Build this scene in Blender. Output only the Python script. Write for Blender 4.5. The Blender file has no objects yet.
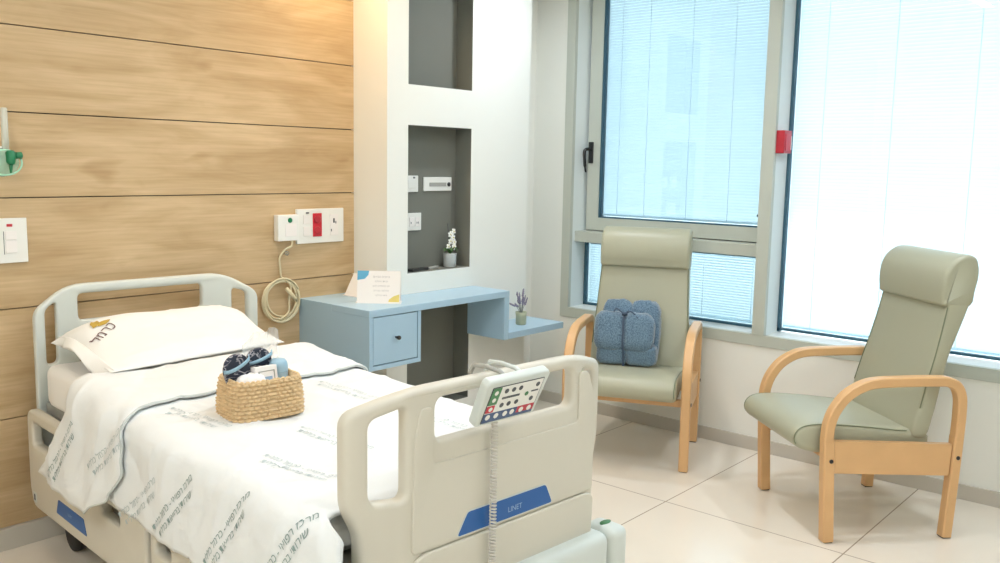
import bpy, bmesh, math, random
from mathutils import Vector, Matrix, noise
random.seed(7)
PI = math.pi
scene = bpy.context.scene
C = scene.collection

# ------------------------------------------------------------------ materials
def lin(c):
    def f(v):
        v /= 255.0
        return v / 12.92 if v <= 0.04045 else ((v + 0.055) / 1.055) ** 2.4
    return (f(c[0]), f(c[1]), f(c[2]), 1.0)

def mat(name, col, rough=0.5, metal=0.0, bump=0.0, bscale=200.0, var=0.0, vscale=3.0, spec=0.5, coat=0.0, stretch=None):
    m = bpy.data.materials.new(name); m.use_nodes = True
    nt = m.node_tree; b = nt.nodes['Principled BSDF']
    b.inputs['Base Color'].default_value = lin(col)
    b.inputs['Roughness'].default_value = rough
    b.inputs['Metallic'].default_value = metal
    b.inputs['Specular IOR Level'].default_value = spec
    b.inputs['Coat Weight'].default_value = coat
    tc = nt.nodes.new('ShaderNodeTexCoord')
    src = tc.outputs['Object']
    if stretch:
        mp = nt.nodes.new('ShaderNodeMapping'); mp.inputs['Scale'].default_value = stretch
        nt.links.new(src, mp.inputs['Vector']); src = mp.outputs['Vector']
    if var > 0:
        n = nt.nodes.new('ShaderNodeTexNoise'); n.inputs['Scale'].default_value = vscale; n.inputs['Detail'].default_value = 4
        nt.links.new(src, n.inputs['Vector'])
        r = nt.nodes.new('ShaderNodeMix'); r.data_type = 'RGBA'
        c = lin(col)
        r.inputs['A'].default_value = tuple(max(0, v * (1 - var)) for v in c[:3]) + (1,)
        r.inputs['B'].default_value = tuple(min(1, v * (1 + var)) for v in c[:3]) + (1,)
        nt.links.new(n.outputs['Fac'], r.inputs['Factor']); nt.links.new(r.outputs['Result'], b.inputs['Base Color'])
    if bump > 0:
        n = nt.nodes.new('ShaderNodeTexNoise'); n.inputs['Scale'].default_value = bscale; n.inputs['Detail'].default_value = 3
        nt.links.new(src, n.inputs['Vector'])
        bp = nt.nodes.new('ShaderNodeBump'); bp.inputs['Strength'].default_value = bump; bp.inputs['Distance'].default_value = 0.01
        nt.links.new(n.outputs['Fac'], bp.inputs['Height']); nt.links.new(bp.outputs['Normal'], b.inputs['Normal'])
    return m

M = {}
M['white_wall'] = mat('painted_wall', (236, 236, 228), 0.75, bump=0.02, bscale=60, var=0.015)
M['ceiling'] = mat('ceiling_paint', (240, 240, 236), 0.8, var=0.01)
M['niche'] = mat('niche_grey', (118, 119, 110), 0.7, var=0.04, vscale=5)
M['base'] = mat('grey_baseboard', (198, 192, 180), 0.5, var=0.03)
M['frame'] = mat('window_frame_grey', (190, 195, 184), 0.42, var=0.02, vscale=8)
M['frame_white'] = mat('window_reveal_white', (226, 234, 233), 0.45, var=0.01)
M['gasket'] = mat('dark_gasket', (52, 92, 110), 0.5, var=0.05)
M['gap'] = mat('dark_gap', (70, 66, 58), 0.8, var=0.05)
M['black'] = mat('black_metal', (28, 30, 32), 0.35, var=0.05)
M['black_rubber'] = mat('black_rubber', (45, 44, 42), 0.7, var=0.1)
M['dark'] = mat('dark_steel', (60, 58, 56), 0.5, metal=0.3, var=0.08)
M['blue'] = mat('pale_blue_laminate', (168, 197, 215), 0.42, var=0.012, vscale=6)
M['blue_line'] = mat('blue_gap', (105, 135, 152), 0.7, var=0.03)
M['plastic'] = mat('cream_bed_plastic', (208, 203, 188), 0.38, bump=0.01, bscale=300, var=0.01)
M['plastic_w'] = mat('pale_grey_bed_plastic', (208, 214, 208), 0.4, var=0.01)
M['plastic_k'] = mat('white_plastic', (236, 236, 230), 0.35, var=0.01)
M['plastic_s'] = mat('mid_grey_plastic', (165, 165, 158), 0.45, var=0.03)  # plain mid grey of bed deck, casters and small parts
M['logo'] = mat('blue_sticker', (28, 92, 160), 0.35, var=0.04, vscale=10)
M['logo_dark'] = mat('dark_blue_sticker', (58, 84, 124), 0.4, var=0.03)
M['pale_ink'] = mat('pale_blue_ink', (150, 180, 210), 0.5, var=0.03)
M['red'] = mat('red_plastic', (206, 42, 60), 0.35, var=0.05)
M['red_dk'] = mat('alarm_red', (190, 48, 62), 0.4, var=0.05)
M['green'] = mat('green_plastic', (30, 120, 80), 0.35, var=0.06)
M['green_lbl'] = mat('green_label', (72, 130, 84), 0.45, var=0.03)
M['ink'] = mat('grey_ink', (88, 92, 96), 0.6, var=0.05)
M['print'] = mat('grey_green_print', (144, 164, 160), 0.8, var=0.1, vscale=40)
M['print_l'] = mat('pale_print', (186, 198, 198), 0.8, var=0.1, vscale=40)
M['brown_ink'] = mat('brown_print', (110, 84, 84), 0.7, var=0.05)
M['gold_ink'] = mat('gold_print', (190, 160, 70), 0.7, var=0.1, vscale=30)
M['sheet'] = mat('white_sheet', (240, 239, 235), 0.85, bump=0.05, bscale=90, var=0.01)
M['duvet'] = mat('white_duvet', (229, 232, 231), 0.85, bump=0.12, bscale=28, var=0.012)
M['pillow'] = mat('white_pillowcase', (235, 235, 231), 0.85, bump=0.10, bscale=24, var=0.01)
M['hem'] = mat('duvet_piping', (205, 211, 208), 0.85, var=0.02)
M['vinyl'] = mat('sage_vinyl', (170, 170, 147), 0.40, bump=0.06, bscale=260, var=0.02, vscale=4)
M['piping'] = mat('sage_piping', (120, 128, 102), 0.45, var=0.05)
M['beech'] = mat('beech_wood', (217, 173, 122), 0.38, var=0.09, vscale=9, stretch=(1, 6, 1), bump=0.02, bscale=60)
M['cord'] = mat('beige_cord', (214, 204, 170), 0.5, var=0.04)
M['coil_cord'] = mat('pale_grey_cord', (205, 200, 190), 0.5, var=0.03)
M['clear'] = None
M['pot'] = mat('grey_ceramic', (196, 202, 202), 0.45, var=0.04, vscale=20)
M['pot2'] = mat('olive_glass_pot', (172, 176, 148), 0.4, var=0.15, vscale=25)
M['petal'] = mat('white_petal', (246, 246, 240), 0.6, var=0.02)
M['yellow'] = mat('yellow_centre', (214, 196, 90), 0.6, var=0.1)
M['leaf'] = mat('dark_leaf', (66, 104, 52), 0.5, var=0.25, vscale=30)
M['stem'] = mat('green_stem', (86, 112, 78), 0.6, var=0.15, vscale=30)
M['laven'] = mat('lavender_bloom', (142, 136, 156), 0.8, var=0.2, vscale=60)
M['laven_stem'] = mat('lavender_stem', (128, 132, 126), 0.8, var=0.2, vscale=40)
M['card'] = mat('white_card', (240, 236, 232), 0.6, var=0.01)
M['card_blue'] = mat('card_blue', (96, 172, 208), 0.6, var=0.03)
M['card_yel'] = mat('card_yellow', (226, 208, 120), 0.6, var=0.03)
M['card_ink'] = mat('card_grey_ink', (178, 178, 178), 0.7, var=0.05)
M['ribbon'] = mat('slate_ribbon', (58, 76, 98), 0.5, var=0.05)
M['bottle'] = mat('pale_blue_bottle', (156, 188, 206), 0.3, var=0.02)
M['strap'] = mat('pale_blue_strap', (150, 186, 206), 0.5, var=0.04)
M['tissue'] = mat('white_tissue', (242, 240, 238), 0.8, var=0.02)
M['terrace'] = mat('pale_terrace', (196, 200, 200), 0.8, var=0.05)

def glass(name, tint, fac=0.06, rough=0.0):
    m = bpy.data.materials.new(name); m.use_nodes = True; nt = m.node_tree; nt.nodes.clear()
    o = nt.nodes.new('ShaderNodeOutputMaterial'); mx = nt.nodes.new('ShaderNodeMixShader')
    t = nt.nodes.new('ShaderNodeBsdfTransparent'); t.inputs['Color'].default_value = lin(tint)
    g = nt.nodes.new('ShaderNodeBsdfGlossy'); g.inputs['Roughness'].default_value = rough
    f = nt.nodes.new('ShaderNodeFresnel'); f.inputs['IOR'].default_value = 1.45
    n = nt.nodes.new('ShaderNodeMath'); n.operation = 'ADD'; n.inputs[1].default_value = fac
    nt.links.new(f.outputs[0], n.inputs[0])
    nt.links.new(n.outputs[0], mx.inputs[0]); nt.links.new(t.outputs[0], mx.inputs[1]); nt.links.new(g.outputs[0], mx.inputs[2])
    nt.links.new(mx.outputs[0], o.inputs['Surface'])
    return m
M['glass_cyan'] = glass('cyan_tinted_glass', (208, 219, 223), 0.02)
M['glass_clear'] = glass('clear_glass', (226, 234, 238), 0.0)
M['clear'] = glass('clear_plastic', (236, 240, 240), 0.10, 0.08)
def milky(name, col, k):
    m = mat(name, col, 0.25); m.node_tree.nodes['Principled BSDF'].inputs['Alpha'].default_value = k; return m
M['milky'] = milky('milky_clear_plastic', (226, 234, 226), 0.5); M['bowl'] = milky('pale_green_clear_bowl', (176, 222, 200), 0.45)

def translucent(name, col, w=0.7):
    m = bpy.data.materials.new(name); m.use_nodes = True; nt = m.node_tree; nt.nodes.clear()
    o = nt.nodes.new('ShaderNodeOutputMaterial'); mx = nt.nodes.new('ShaderNodeMixShader'); mx.inputs[0].default_value = w
    d = nt.nodes.new('ShaderNodeBsdfDiffuse'); t = nt.nodes.new('ShaderNodeBsdfTranslucent')
    tc = nt.nodes.new('ShaderNodeTexCoord'); n = nt.nodes.new('ShaderNodeTexNoise'); n.inputs['Scale'].default_value = 1.3
    mp = nt.nodes.new('ShaderNodeMapping'); mp.inputs['Scale'].default_value = (1, 0.4, 14)
    r = nt.nodes.new('ShaderNodeMix'); r.data_type = 'RGBA'; c = lin(col)
    r.inputs['A'].default_value = tuple(v * 0.93 for v in c[:3]) + (1,); r.inputs['B'].default_value = c
    nt.links.new(tc.outputs['Object'], mp.inputs['Vector']); nt.links.new(mp.outputs['Vector'], n.inputs['Vector'])
    nt.links.new(n.outputs['Fac'], r.inputs['Factor'])
    nt.links.new(r.outputs['Result'], d.inputs['Color']); nt.links.new(r.outputs['Result'], t.inputs['Color'])
    nt.links.new(d.outputs[0], mx.inputs[1]); nt.links.new(t.outputs[0], mx.inputs[2]); nt.links.new(mx.outputs[0], o.inputs['Surface'])
    return m
M['slat'] = translucent('blind_slat', (236, 246, 250), 0.72)
M['ladder'] = translucent('blind_cord', (250, 252, 254), 0.95)

def emit(name, col, s):
    m = bpy.data.materials.new(name); m.use_nodes = True; nt = m.node_tree; nt.nodes.clear()
    o = nt.nodes.new('ShaderNodeOutputMaterial'); e = nt.nodes.new('ShaderNodeEmission')
    e.inputs['Color'].default_value = lin(col); e.inputs['Strength'].default_value = s
    nt.links.new(e.outputs[0], o.inputs['Surface']); return m
M['lamp_w'] = emit('lamp_diffuser', (255, 253, 250), 6)
M['lamp_warm'] = emit('warm_lamp_diffuser', (255, 222, 180), 6)

# oak laminate of the bed-head wall
def oak():
    m = bpy.data.materials.new('oak_panel'); m.use_nodes = True; nt = m.node_tree; b = nt.nodes['Principled BSDF']
    N = nt.nodes.new; L = nt.links.new
    tc = N('ShaderNodeTexCoord')
    def nz(scale, sx, sz, det, dist=0.0):
        mp = N('ShaderNodeMapping'); mp.inputs['Scale'].default_value = (sx, 1, sz); L(tc.outputs['Object'], mp.inputs['Vector'])
        n = N('ShaderNodeTexNoise'); n.inputs['Scale'].default_value = scale; n.inputs['Detail'].default_value = det
        n.inputs['Distortion'].default_value = dist; L(mp.outputs['Vector'], n.inputs['Vector']); return n
    a = nz(2.2, 0.9, 4.5, 5, 0.8); c = nz(8, 0.5, 14, 4); k = nz(3.0, 1.3, 3.2, 2, 0.3)
    ra = N('ShaderNodeValToRGB'); ra.color_ramp.elements[0].position = 0.32; ra.color_ramp.elements[1].position = 0.68
    ra.color_ramp.elements[0].color = lin((186, 158, 117)); ra.color_ramp.elements[1].color = lin((212, 186, 147))
    L(a.outputs['Fac'], ra.inputs['Fac'])
    rc = N('ShaderNodeValToRGB'); rc.color_ramp.elements[0].position = 0.35; rc.color_ramp.elements[1].position = 0.62
    rc.color_ramp.elements[0].color = (0.86, 0.84, 0.80, 1); rc.color_ramp.elements[1].color = (1, 1, 1, 1)
    L(c.outputs['Fac'], rc.inputs['Fac'])
    mx = N('ShaderNodeMix'); mx.data_type = 'RGBA'; mx.blend_type = 'MULTIPLY'; mx.inputs['Factor'].default_value = 0.7
    L(ra.outputs['Color'], mx.inputs['A']); L(rc.outputs['Color'], mx.inputs['B'])
    rk = N('ShaderNodeValToRGB'); rk.color_ramp.elements[0].position = 0.66; rk.color_ramp.elements[1].position = 0.80
    rk.color_ramp.elements[0].color = (1, 1, 1, 1); rk.color_ramp.elements[1].color = (0.80, 0.74, 0.66, 1)
    L(k.outputs['Fac'], rk.inputs['Fac'])
    m2 = N('ShaderNodeMix'); m2.data_type = 'RGBA'; m2.blend_type = 'MULTIPLY'; m2.inputs['Factor'].default_value = 1
    L(mx.outputs['Result'], m2.inputs['A']); L(rk.outputs['Color'], m2.inputs['B'])
    L(m2.outputs['Result'], b.inputs['Base Color']); b.inputs['Roughness'].default_value = 0.5
    return m
M['oak'] = oak()

def tiles():
    m = bpy.data.materials.new('porcelain_tiles'); m.use_nodes = True; nt = m.node_tree; b = nt.nodes['Principled BSDF']
    N = nt.nodes.new; L = nt.links.new
    tc = N('ShaderNodeTexCoord'); sp = N('ShaderNodeSeparateXYZ'); L(tc.outputs['Object'], sp.inputs[0])
    def line(sock, off, pitch, w):
        a = N('ShaderNodeMath'); a.operation = 'SUBTRACT'; a.inputs[1].default_value = off - pitch / 2; L(sock, a.inputs[0])
        f = N('ShaderNodeMath'); f.operation = 'FLOORED_MODULO'; f.inputs[1].default_value = pitch; L(a.outputs[0], f.inputs[0])
        s = N('ShaderNodeMath'); s.operation = 'SUBTRACT'; s.inputs[1].default_value = pitch / 2; L(f.outputs[0], s.inputs[0])
        ab = N('ShaderNodeMath'); ab.operation = 'ABSOLUTE'; L(s.outputs[0], ab.inputs[0])
        lt = N('ShaderNodeMath'); lt.operation = 'LESS_THAN'; lt.inputs[1].default_value = w; L(ab.outputs[0], lt.inputs[0]); return lt
    lx = line(sp.outputs['X'], 3.45, 1.60, 0.0028); ly = line(sp.outputs['Y'], 1.15, 0.80, 0.0028)
    mxm = N('ShaderNodeMath'); mxm.operation = 'MAXIMUM'; L(lx.outputs[0], mxm.inputs[0]); L(ly.outputs[0], mxm.inputs[1])
    n = N('ShaderNodeTexNoise'); n.inputs['Scale'].default_value = 1.6; n.inputs['Detail'].default_value = 5; L(tc.outputs['Object'], n.inputs['Vector'])
    r = N('ShaderNodeMix'); r.data_type = 'RGBA'; r.inputs['A'].default_value = lin((226, 216, 200)); r.inputs['B'].default_value = lin((238, 230, 216))
    L(n.outputs['Fac'], r.inputs['Factor'])
    g = N('ShaderNodeMix'); g.data_type = 'RGBA'; g.inputs['B'].default_value = lin((168, 154, 138))
    L(mxm.outputs[0], g.inputs['Factor']); L(r.outputs['Result'], g.inputs['A'])
    L(g.outputs['Result'], b.inputs['Base Color']); b.inputs['Roughness'].default_value = 0.17
    return m
M['tiles'] = tiles()

def marble():
    m = bpy.data.materials.new('navy_marbled_fabric'); m.use_nodes = True; nt = m.node_tree; b = nt.nodes['Principled BSDF']
    N = nt.nodes.new; L = nt.links.new
    tc = N('ShaderNodeTexCoord'); n = N('ShaderNodeTexNoise'); n.inputs['Scale'].default_value = 16; n.inputs['Detail'].default_value = 3; n.inputs['Distortion'].default_value = 2.2
    L(tc.outputs['Object'], n.inputs['Vector'])
    r = N('ShaderNodeValToRGB'); e = r.color_ramp.elements
    e[0].position = 0.0; e[0].color = lin((38, 46, 62)); e[1].position = 1; e[1].color = lin((46, 54, 72))
    for p, c in ((0.50, (40, 48, 64)), (0.53, (196, 192, 196)), (0.56, (44, 52, 70))):
        x = e.new(p); x.color = lin(c)
    L(n.outputs['Fac'], r.inputs['Fac']); L(r.outputs['Color'], b.inputs['Base Color']); b.inputs['Roughness'].default_value = 0.6
    return m
M['marble'] = marble()

def plush():
    m = bpy.data.materials.new('blue_plush'); m.use_nodes = True; nt = m.node_tree; b = nt.nodes['Principled BSDF']
    N = nt.nodes.new; L = nt.links.new
    tc = N('ShaderNodeTexCoord'); n = N('ShaderNodeTexNoise'); n.inputs['Scale'].default_value = 160; n.inputs['Detail'].default_value = 4
    L(tc.outputs['Object'], n.inputs['Vector'])
    r = N('ShaderNodeValToRGB'); e = r.color_ramp.elements
    e[0].position = 0.35; e[0].color = lin((72, 98, 120)); e[1].position = 0.66; e[1].color = lin((118, 146, 166))
    L(n.outputs['Fac'], r.inputs['Fac']); L(r.outputs['Color'], b.inputs['Base Color']); b.inputs['Roughness'].default_value = 0.95
    b.inputs['Sheen Weight'].default_value = 0.6
    bp = N('ShaderNodeBump'); bp.inputs['Strength'].default_value = 0.8; bp.inputs['Distance'].default_value = 0.004
    L(n.outputs['Fac'], bp.inputs['Height']); L(bp.outputs['Normal'], b.inputs['Normal'])
    return m
M['plush'] = plush()
M['wicker'] = mat('woven_straw', (216, 186, 142), 0.7, var=0.22, vscale=45, bump=0.15, bscale=160)

# ------------------------------------------------------------------ object helpers
def link(name, me, m, parent=None, smooth=False):
    if m is not None and not me.materials: me.materials.append(m)
    o = bpy.data.objects.new(name, me); C.objects.link(o)
    if parent: o.parent = parent
    if smooth:
        for p in me.polygons: p.use_smooth = True
    return o
def bmobj(name, bm, m, parent=None, smooth=False):
    me = bpy.data.meshes.new(name); bmesh.ops.recalc_face_normals(bm, faces=bm.faces[:]); bm.to_mesh(me); bm.free()
    return link(name, me, m, parent, smooth)
def thing(name, label, cat, loc=(0, 0, 0), rz=0.0, group=None):
    o = bpy.data.objects.new(name, None); C.objects.link(o); o.empty_display_size = 0.1
    o.location = loc; o.rotation_euler = (0, 0, rz)
    return tag(o, label, cat, group)
def tag(o, label, cat, group=None):
    o['label'] = label; o['category'] = cat
    if group: o['group'] = group
    return o
def struct(o):
    o['kind'] = 'structure'; return o

def box(bm, x0, x1, y0, y1, z0, z1, bev=0.0, seg=2, mtx=None):
    r = bmesh.ops.create_cube(bm, size=1.0)
    vs = r['verts']
    for v in vs:
        v.co = Vector(((x0 + x1) / 2 + v.co.x * (x1 - x0), (y0 + y1) / 2 + v.co.y * (y1 - y0), (z0 + z1) / 2 + v.co.z * (z1 - z0)))
    if mtx: 
        for v in vs: v.co = mtx @ v.co
    if bev > 0:
        es = list({e for v in vs for e in v.link_edges})
        bmesh.ops.bevel(bm, geom=es, offset=bev, segments=seg, affect='EDGES', profile=0.5)
def mkbox(name, dims, m, parent=None, bev=0.0, seg=2, mtx=None, smooth=False):
    bm = bmesh.new(); box(bm, *dims, bev=bev, seg=seg, mtx=mtx); return bmobj(name, bm, m, parent, smooth)
def boxes(name, lst, m, parent=None, bev=0.0):
    bm = bmesh.new()
    for d in lst: box(bm, *d, bev=bev)
    return bmobj(name, bm, m, parent)

def tube(bm, pts, r, n=8, cyc=False, cap=True):
    pts = [Vector(p) for p in pts]; rings = []
    N = len(pts); prev = None
    for i, p in enumerate(pts):
        if cyc: t = pts[(i + 1) % N] - pts[i - 1]
        else: t = pts[min(i + 1, N - 1)] - pts[max(i - 1, 0)]
        t.normalize()
        if prev is None:
            a = Vector((0, 0, 1)) if abs(t.z) < 0.9 else Vector((1, 0, 0))
            u = t.cross(a).normalized()
        else:
            u = (prev - t * prev.dot(t)).normalized()
        prev = u; w = t.cross(u)
        rr = r[i] if isinstance(r, (list, tuple)) else r
        rings.append([bm.verts.new(p + (u * math.cos(2 * PI * k / n) + w * math.sin(2 * PI * k / n)) * rr) for k in range(n)])
    M_ = N if cyc else N - 1
    for i in range(M_):
        a, b = rings[i], rings[(i + 1) % N]
        for k in range(n): bm.faces.new((a[k], a[(k + 1) % n], b[(k + 1) % n], b[k]))
    if cap and not cyc:
        bm.faces.new(rings[0][::-1]); bm.faces.new(rings[-1])
def mktube(name, pts, r, m, parent=None, n=8, cyc=False):
    bm = bmesh.new(); tube(bm, pts, r, n, cyc); return bmobj(name, bm, m, parent, True)

def lathe(bm, prof, n=24, c=(0, 0, 0), mtx=None):
    rings = []
    for r, z in prof:
        ring = []
        for k in range(n):
            v = Vector((r * math.cos(2 * PI * k / n), r * math.sin(2 * PI * k / n), z))
            if mtx: v = mtx @ v
            ring.append(bm.verts.new(v + Vector(c)))
        rings.append(ring)
    for a, b in zip(rings, rings[1:]):
        for k in range(n): bm.faces.new((a[k], a[(k + 1) % n], b[(k + 1) % n], b[k]))
    bm.faces.new(rings[0][::-1]); bm.faces.new(rings[-1])
def mklathe(name, prof, m, parent=None, n=24, c=(0, 0, 0), mtx=None, smooth=True):
    bm = bmesh.new(); lathe(bm, prof, n, c, mtx); return bmobj(name, bm, m, parent, smooth)

def catmull(pts, n=6, cyc=False):
    pts = [Vector(p) for p in pts]; out = []; N = len(pts)
    rng = range(N if cyc else N - 1)
    for i in rng:
        p0 = pts[(i - 1) % N] if (cyc or i > 0) else pts[0] * 2 - pts[1]
        p1, p2 = pts[i], pts[(i + 1) % N]
        p3 = pts[(i + 2) % N] if (cyc or i + 2 < N) else pts[-1] * 2 - pts[-2]
        for k in range(n):
            t = k / n
            out.append(0.5 * ((2 * p1) + (p2 - p0) * t + (2 * p0 - 5 * p1 + 4 * p2 - p3) * t * t + (3 * p1 - p0 - 3 * p2 + p3) * t ** 3))
    if not cyc: out.append(pts[-1])
    return out

def offset2(loop, d):                   # inward offset of a CCW/CW closed 2D loop
    n = len(loop); A = sum(loop[i][0] * loop[(i + 1) % n][1] - loop[(i + 1) % n][0] * loop[i][1] for i in range(n))
    s = 1 if A > 0 else -1; out = []
    for i in range(n):
        a, b, c = Vector(loop[i - 1]), Vector(loop[i]), Vector(loop[(i + 1) % n])
        t = (c - a); t.normalize() if t.length > 1e-9 else None
        out.append((b.x - s * t.y * d, b.y + s * t.x * d))
    return out

def puff_profile(name, loop, w, r, m, parent, sx=1.0):
    """closed x-z profile swept across y from -w to w with softly rounded sides"""
    bm = bmesh.new(); secs = []
    ys = []
    for k in range(5):
        a = k / 4 * PI / 2; ys.append((-w + r - r * math.cos(a), r - r * math.sin(a)))
    for t in (-0.5, 0, 0.5): ys.append((t * (w - r), 0))
    for k in range(4, -1, -1):
        a = k / 4 * PI / 2; ys.append((w - r + r * math.cos(a), r - r * math.sin(a)))
    for y, d in ys:
        lp = offset2(loop, d) if d > 1e-6 else loop
        secs.append([bm.verts.new((p[0], y, p[1])) for p in lp])
    n = len(loop)
    for a, b in zip(secs, secs[1:]):
        for k in range(n): bm.faces.new((a[k], a[(k + 1) % n], b[(k + 1) % n], b[k]))
    bm.faces.new(secs[0][::-1]); bm.faces.new(secs[-1])
    return bmobj(name, bm, m, parent, True)

def rounded(poly, r, seg=5):
    """round the corners of a polygon; r scalar or list"""
    out = []; n = len(poly)
    for i in range(n):
        p = Vector(poly[i]); a = Vector(poly[i - 1]) - p; b = Vector(poly[(i + 1) % n]) - p
        rr = r[i] if isinstance(r, (list, tuple)) else r
        rr = min(rr, a.length * 0.44, b.length * 0.44)
        p0 = p + a.normalized() * rr; p1 = p + b.normalized() * rr
        if rr < 1e-5: out.append(tuple(p)); continue
        for k in range(seg + 1):
            t = k / seg
            q = p0 * (1 - t) ** 2 + p * 2 * t * (1 - t) + p1 * t * t
            out.append((q.x, q.y))
    return out

def plate(name, outer, holes, thick, m, parent, bevel=0.0, xform=None, cuts=None, smooth=True, res=2):
    """2D outline with holes -> solid plate. Plate lies in local XY, centred in z. xform: Vector->Vector; cuts: list of x for extra edges"""
    cu = bpy.data.curves.new('tmp', 'CURVE'); cu.dimensions = '2D'; cu.fill_mode = 'BOTH'
    cu.extrude = max(thick / 2 - bevel, 0.0001); cu.bevel_depth = bevel; cu.bevel_resolution = res
    for lp in [offset2(outer, bevel) if bevel else outer] + [offset2(h, -bevel) if bevel else h for h in holes]:
        s = cu.splines.new('POLY'); s.points.add(len(lp) - 1); s.use_cyclic_u = True
        for i, p in enumerate(lp): s.points[i].co = (p[0], p[1], 0, 1)
    o = bpy.data.objects.new('tmp', cu); C.objects.link(o)
    dg = bpy.context.evaluated_depsgraph_get(); dg.update()
    me = bpy.data.meshes.new_from_object(o.evaluated_get(dg)); bpy.data.objects.remove(o); bpy.data.curves.remove(cu)
    bm = bmesh.new(); bm.from_mesh(me); bpy.data.meshes.remove(me)
    bmesh.ops.remove_doubles(bm, verts=bm.verts[:], dist=1e-5)
    for cx in (cuts or []):
        bmesh.ops.bisect_plane(bm, geom=bm.verts[:] + bm.edges[:] + bm.faces[:], plane_co=(cx, 0, 0), plane_no=(1, 0, 0))
    if xform:
        for v in bm.verts: v.co = xform(v.co)
    o = bmobj(name, bm, m, parent, False)
    if smooth: shade_auto(o)
    return o
def shade_auto(o, ang=35):
    me = o.data; bm = bmesh.new(); bm.from_mesh(me); a = math.radians(ang)
    for f in bm.faces: f.smooth = True
    for e in bm.edges:
        e.smooth = not (len(e.link_faces) == 2 and e.calc_face_angle(0) > a)
    bm.to_mesh(me); bm.free()

def textmesh(txt, size, align='CENTER', ext=0.0):
    cu = bpy.data.curves.new('tmp', 'FONT'); cu.body = txt; cu.size = size; cu.align_x = align; cu.align_y = 'CENTER'; cu.extrude = ext; cu.resolution_u = 2
    o = bpy.data.objects.new('tmp', cu); C.objects.link(o)
    dg = bpy.context.evaluated_depsgraph_get(); dg.update()
    me = bpy.data.meshes.new_from_object(o.evaluated_get(dg)); bpy.data.objects.remove(o); bpy.data.curves.remove(cu)
    return me
def heb(s): return s[::-1]
def text(name, txt, size, m, parent, xform, ext=0.0):
    me = textmesh(txt, size, ext=ext)
    for v in me.vertices: v.co = xform(v.co.copy())
    me.materials.clear()
    return link(name, me, m, parent)

def ellipsoid(bm, c, r, n=12, mtx=None, p=1.0):
    rr = bmesh.ops.create_uvsphere(bm, u_segments=n * 2, v_segments=n, radius=1)
    for v in rr['verts']:
        q = v.co.copy()
        if p != 1.0: q = Vector([math.copysign(abs(a) ** p, a) for a in q])
        q = Vector((q.x * r[0], q.y * r[1], q.z * r[2]))
        if mtx: q = mtx @ q
        v.co = q + Vector(c)

# ------------------------------------------------------------------ the room
XW = 4.44; YN = 3.30; YW = 3.55; XC = 2.98; XP = 4.10; CEIL = 2.75; X0 = -1.4; Y0 = -2.2

fl = struct(mkbox('floor', (X0, XW + 0.3, Y0, 4.0, -0.06, 0.0), M['tiles']))
struct(mkbox('ceiling', (X0, XW + 0.3, Y0, 4.0, CEIL, CEIL + 0.06), M['ceiling']))

# bed-head wall of wide oak boards with open joints
gz = [0.085, 0.507, 0.926, 1.3415, 1.657, 1.971, 2.286, 2.60, CEIL]
bm = bmesh.new()
for a, b in zip(gz, gz[1:]): box(bm, X0, XC + 0.02, YW, YW + 0.018, a + 0.0022, b - 0.0022)
struct(bmobj('wall_wood', bm, M['oak']))
struct(mkbox('wall_back', (X0, XW + 0.3, YW + 0.018, YW + 0.1, 0, CEIL), M['gap']))
struct(mkbox('wall_corner', (XP, XW, YW, YW + 0.018, 0, CEIL), M['white_wall']))
struct(mkbox('baseboard_back', (X0, XC, YW - 0.016, YW + 0.018, 0, 0.085), M['base'], bev=0.002))

# pier with niches, from XC to XP, front face at YN
n_open = [(3.12, 3.586, 1.884, 2.42, 0.115), (3.12, 3.586, 0.939, 1.685, 0.115), (3.114, 3.586, 0.208, 0.833, 0.115)]
bm = bmesh.new()
box(bm, XC, 3.12, YN, YW + 0.018, 0, CEIL); box(bm, 3.586, XP - 0.1, YN, YW + 0.018, 0, CEIL)
for z0, z1 in ((0, 0.208), (0.833, 0.939), (1.685, 1.884), (2.42, CEIL)): box(bm, 3.12, 3.586, YN, YW + 0.018, z0, z1)
rp_ = [(XP - 0.1, YN), (XP - 0.03, YN), (XP - 0.012, YN + 0.006), (XP - 0.004, YN + 0.016), (XP, YN + 0.034), (XP, YW + 0.018), (XP - 0.1, YW + 0.018)]
lo_, hi_ = [bm.verts.new((x, y, 0)) for x, y in rp_], [bm.verts.new((x, y, CEIL)) for x, y in rp_]
bm.faces.new(lo_[::-1]); bm.faces.new(hi_)
for k in range(len(rp_)): bm.faces.new((lo_[k], lo_[(k + 1) % len(rp_)], hi_[(k + 1) % len(rp_)], hi_[k]))
struct(bmobj('wall_niche_pier', bm, M['white_wall']))
bm = bmesh.new()
for x0, x1, z0, z1, d in n_open:
    t = 0.0015
    box(bm, x0, x1, YN + d, YN + d + 0.01, z0, z1)
    box(bm, 3.12, 3.12 + t, YN + 0.001, YN + d, z0, z1); box(bm, x1 - t, x1, YN + 0.001, YN + d, z0, z1)
    box(bm, 3.12, x1, YN + 0.001, YN + d, z0, z0 + t); box(bm, 3.12, x1, YN + 0.001, YN + d, z1 - t, z1)
struct(bmobj('trim_1', bm, M['niche']))

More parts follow.
